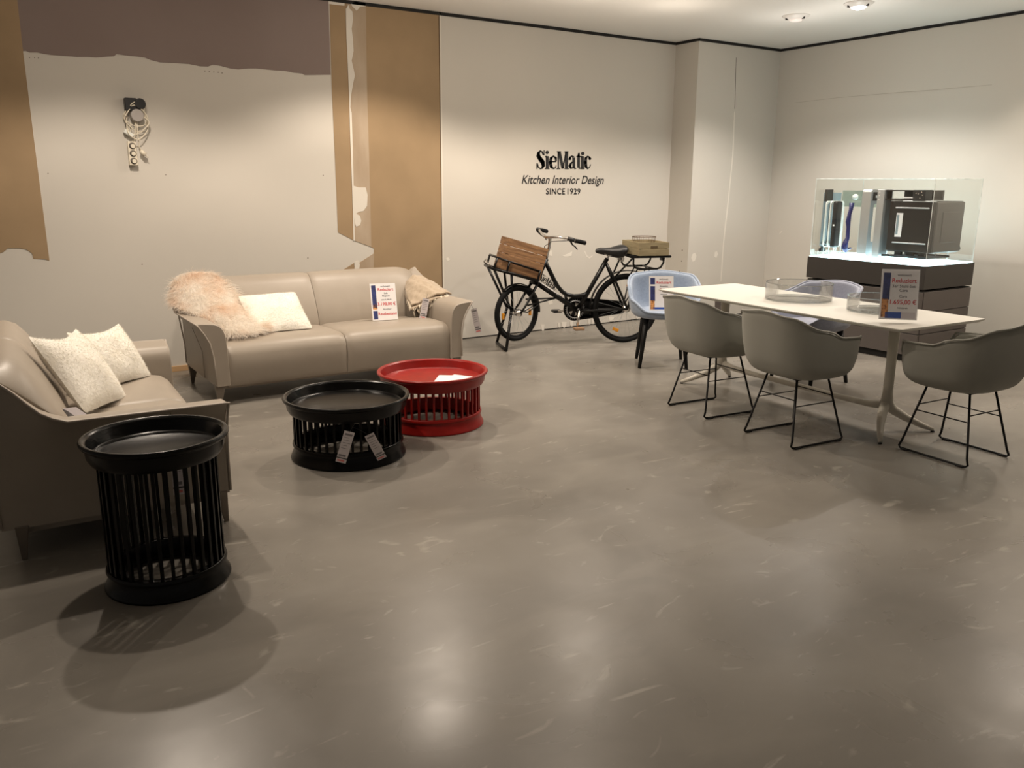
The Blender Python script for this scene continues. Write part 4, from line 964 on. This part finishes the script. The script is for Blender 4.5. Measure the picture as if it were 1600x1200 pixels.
# white name plate with the word
def bp(u, z): return (u, .022, z)
pd = Vector((-.835, -.0, -.55)).normalized()      # along the down tube, rearward and down
pq = Vector((.55*-1*-1, 0, .835)).normalized(); pq = Vector((-.55, 0, .835)).normalized()
o0 = Vector((.895, .0, .625))
plate = MB(); cs = [o0+pd*.0+pq*.0, o0+pd*.24+pq*.0, o0+pd*.215+pq*.085, o0+pd*.02+pq*.088]
plate.add([c+Vector((0, .020, 0)) for c in cs]+[c+Vector((0, .016, 0)) for c in cs], [(0, 1, 2, 3), (7, 6, 5, 4), (0, 4, 5, 1), (1, 5, 6, 2), (2, 6, 7, 3), (3, 7, 4, 0)])
npl = obj('name_plate', plate, glass_mat('clear_plate', (.96, .96, .95), .04, .2), bt)
obj('white_edge', MB().tube([o0+pd*.0+Vector((0, .022, 0))+pq*.004, o0+pd*.24+Vector((0, .022, 0))+pq*.004], .0055, 6), PAPER, npl)
obj('plate_word', word_mb(lambda x, y: tuple(o0+pd*(.004+(x-380)/850*.200)+pq*(.016+(440-y)/295*.072)+Vector((0, .0212, 0)))), INKK, npl)
st0 = Vector((.375, 0, .51)); sd_ = Vector((-.17, 0, .29)).normalized(); sq = Vector((-.86, 0, -.5)).normalized()
obj('seat_tube_word', word_mb(lambda x, y: tuple(st0-sq*.008+sd_*(.0+(x-380)/850*.10)+sq*((y-145)/295*.016)+Vector((0, .0178, 0)))), PAPER, bt)

# crates (things that ride on the racks)
def crate(name, label, M4, L, Wd, H, m, nsl, th=.010, post=.022, hole=False):
    t = bpy.data.objects.new(name, None); C.objects.link(t); tag(t, label, 'crate'); t.matrix_world = M4
    sh = H/nsl
    for yy, nm in ((-Wd/2, 'long_side'), (Wd/2-th, 'long_side')):
        mb = MB()
        for k in range(nsl): mb.box((-L/2, yy, k*sh+.0025), (L/2, yy+th, (k+1)*sh-.0025))
        obj(nm, mb, m, t, bevel=.0015)
    for xx in (-L/2+.001, L/2-th-.001):
        mb = MB()
        for k in range(nsl): mb.box((xx, -Wd/2+th, k*sh+.0025), (xx+th, Wd/2-th, (k+1)*sh-.0025))
        obj('end_side', mb, m, t, bevel=.0015)
    for sx in (-1, 1):
        for sy in (-1, 1):
            x = sx*(L/2-th-post/2-.002); y = sy*(Wd/2-th-post/2-.001); obj('corner_post', MB().box((x-post/2, y-post/2, .004), (x+post/2, y+post/2, H-.004)), m, t)
    obj('crate_floor', MB().box((-L/2+th, -Wd/2+th, .0), (L/2-th, Wd/2-th, .008)), m, t)
    return t
RZ = Matrix.Translation(BO) @ Matrix.Rotation(BK_R, 4, 'Z')
a, b = rk(.168, .012)
cr1 = crate('wooden_crate', 'brown slatted wooden crate tilted on the bicycle front rack', RZ @ Matrix.Translation((a, 0, b)) @ Matrix.Rotation(-RT, 4, 'Y'), .385, .30, .292, CRATE, 4)
obj('pale_batten', MB().box((-.10, .142, .205), (.095, .147, .216)), PALEWOOD, cr1)
cr2 = crate('wooden_box', 'low khaki wooden box on the bicycle rear rack', RZ @ Matrix.Translation((-.175, .01, .853)), .30, .44, .126, CRATE2, 2)
obj('hand_hole', MB().box((-.035, .2195, .068), (.035, .2215, .092)), mat('dark_wood', (.10, .07, .035), .9), cr2, bevel=.002)
t = bpy.data.objects.new('wire_basket', None); C.objects.link(t); tag(t, 'small round wire basket standing in the khaki wooden box', 'basket'); t.matrix_world = RZ @ Matrix.Translation((-.165, .0, .862))
BR = mat('rusty_wire', (.16, .11, .07), .6, metal=.5)
c_ = lambda r, z, n=32: [(r*math.cos(2*PI*k/n), r*math.sin(2*PI*k/n), z) for k in range(n)]
obj('top_ring', MB().tube(c_(.112, .155), .0035, 6, closed=True), BR, t, smooth=True)
mb = MB()
for k in range(20):
    a = 2*PI*k/20; mb.tube([(.112*math.cos(a), .112*math.sin(a), .155), (.098*math.cos(a), .098*math.sin(a), .09), (.085*math.cos(a), .085*math.sin(a), .003)], .0014, 5)
for z, r in ((.12, .105), (.09, .098), (.05, .092), (.004, .085)): mb.tube(c_(r, z), .0016, 5, closed=True)
obj('wire_mesh', mb, BR, t)
obj('basket_floor', MB().lathe([(0, .001), (.084, .001), (.084, .004), (0, .004)], 32, closed=False), PALEWOOD, t)

# ------------------------------------------------------------------ extension lead hanging on the wall
pc = on_y(206, 240, WY)
t = thing('power_strip', 'cream three-socket power strip dangling by its cord on the wall', 'power strip', (pc.x, WY-.03, pc.z))
h = .088
obj('strip_body', MB().box((-.031, -.022, -h), (.029, .022, h)), CREAM, t, bevel=.006)
for k in range(3):
    z = .055-.055*k; obj('socket', MB().lathe([(0, 0), (.019, 0), (.022, .003), (.024, .0), (0, -.001)], 24, Matrix.Translation((0, -.0235, z)) @ Matrix.Rotation(-PI/2, 4, 'X') @ Matrix.Translation((0, 0, -.001)), closed=False), HOLE, t, smooth=True)
    obj('socket_cover', MB().lathe([(0, .002), (.015, .002), (.015, 0), (0, 0)], 20, Matrix.Translation((.004, -.0250, z-.002)) @ Matrix.Rotation(PI/2, 4, 'X'), closed=False), CREAM, t)
rnd = random.Random(5); P = []
cxx = on_y(211, 190, WY)
for k in range(90):
    a = k*.28; rr_ = .082+.012*math.sin(k*.9); P.append((cxx.x-pc.x+rr_*math.cos(a)*.92, -.012-.018*math.sin(k*.37)-.010, cxx.z-pc.z+.125*math.sin(a)*(.75+.25*math.sin(k*.21))+(.03 if k > 45 else -.01)))
obj('coiled_cord', MB().tube(P, .0042, 8), CREAM, t, smooth=True)
obj('hanging_cord', MB().tube([(.035, -.03, .33), (.036, -.02, .20), (.022, -.015, .10), (.005, -.01, h)], .0042, 8).tube([(.05, -.02, .31), (.046, -.02, .15), (.048, -.02, .05), (.058, -.015, .02)], .0042, 8), CREAM, t, smooth=True)
obj('plug', MB().tube([(.055, -.02, .022), (.085, -.02, -.010)], [.013, .018], 14).tube([(.085, -.02, -.010), (.105, -.02, -.03)], .003, 8), CREAM, t, smooth=True)
tz = on_y(210, 165, WY)
t2 = thing('wall_transformer', 'small black box fixed to the wall above the cream power strip', 'socket', (tz.x, WY-.03, tz.z))
obj('black_housing', MB().box((-.075, -.035, -.045), (.01, .029, .05)), PLBLACK, t2, bevel=.008)
obj('black_bobbin', MB().tube([(.03, -.045, .01), (.03, .028, .01)], .040, 24), PLBLACK, t2, bevel=.006)
obj('grey_window', MB().tube([(0.0, -.055, -.075), (0.0, -.0, -.075)], .045, 24), mat('grey_disc', (.38, .35, .33), .4), t2, bevel=.006)
o = thing('white_connector', 'small white plastic connector block dangling above the power strip', 'connector', (on_y(200, 209, WY).x, WY-.03, on_y(200, 209, WY).z))
obj('block', MB().box((-.035, -.02, -.015), (.035, .02, .015), Matrix.Rotation(math.radians(35), 4, 'Y')), PLWHITE, o, bevel=.004)
obj('lead', MB().tube([(.01, -.01, .01), (.02, -.005, .08)], .003, 6), CREAM, o)
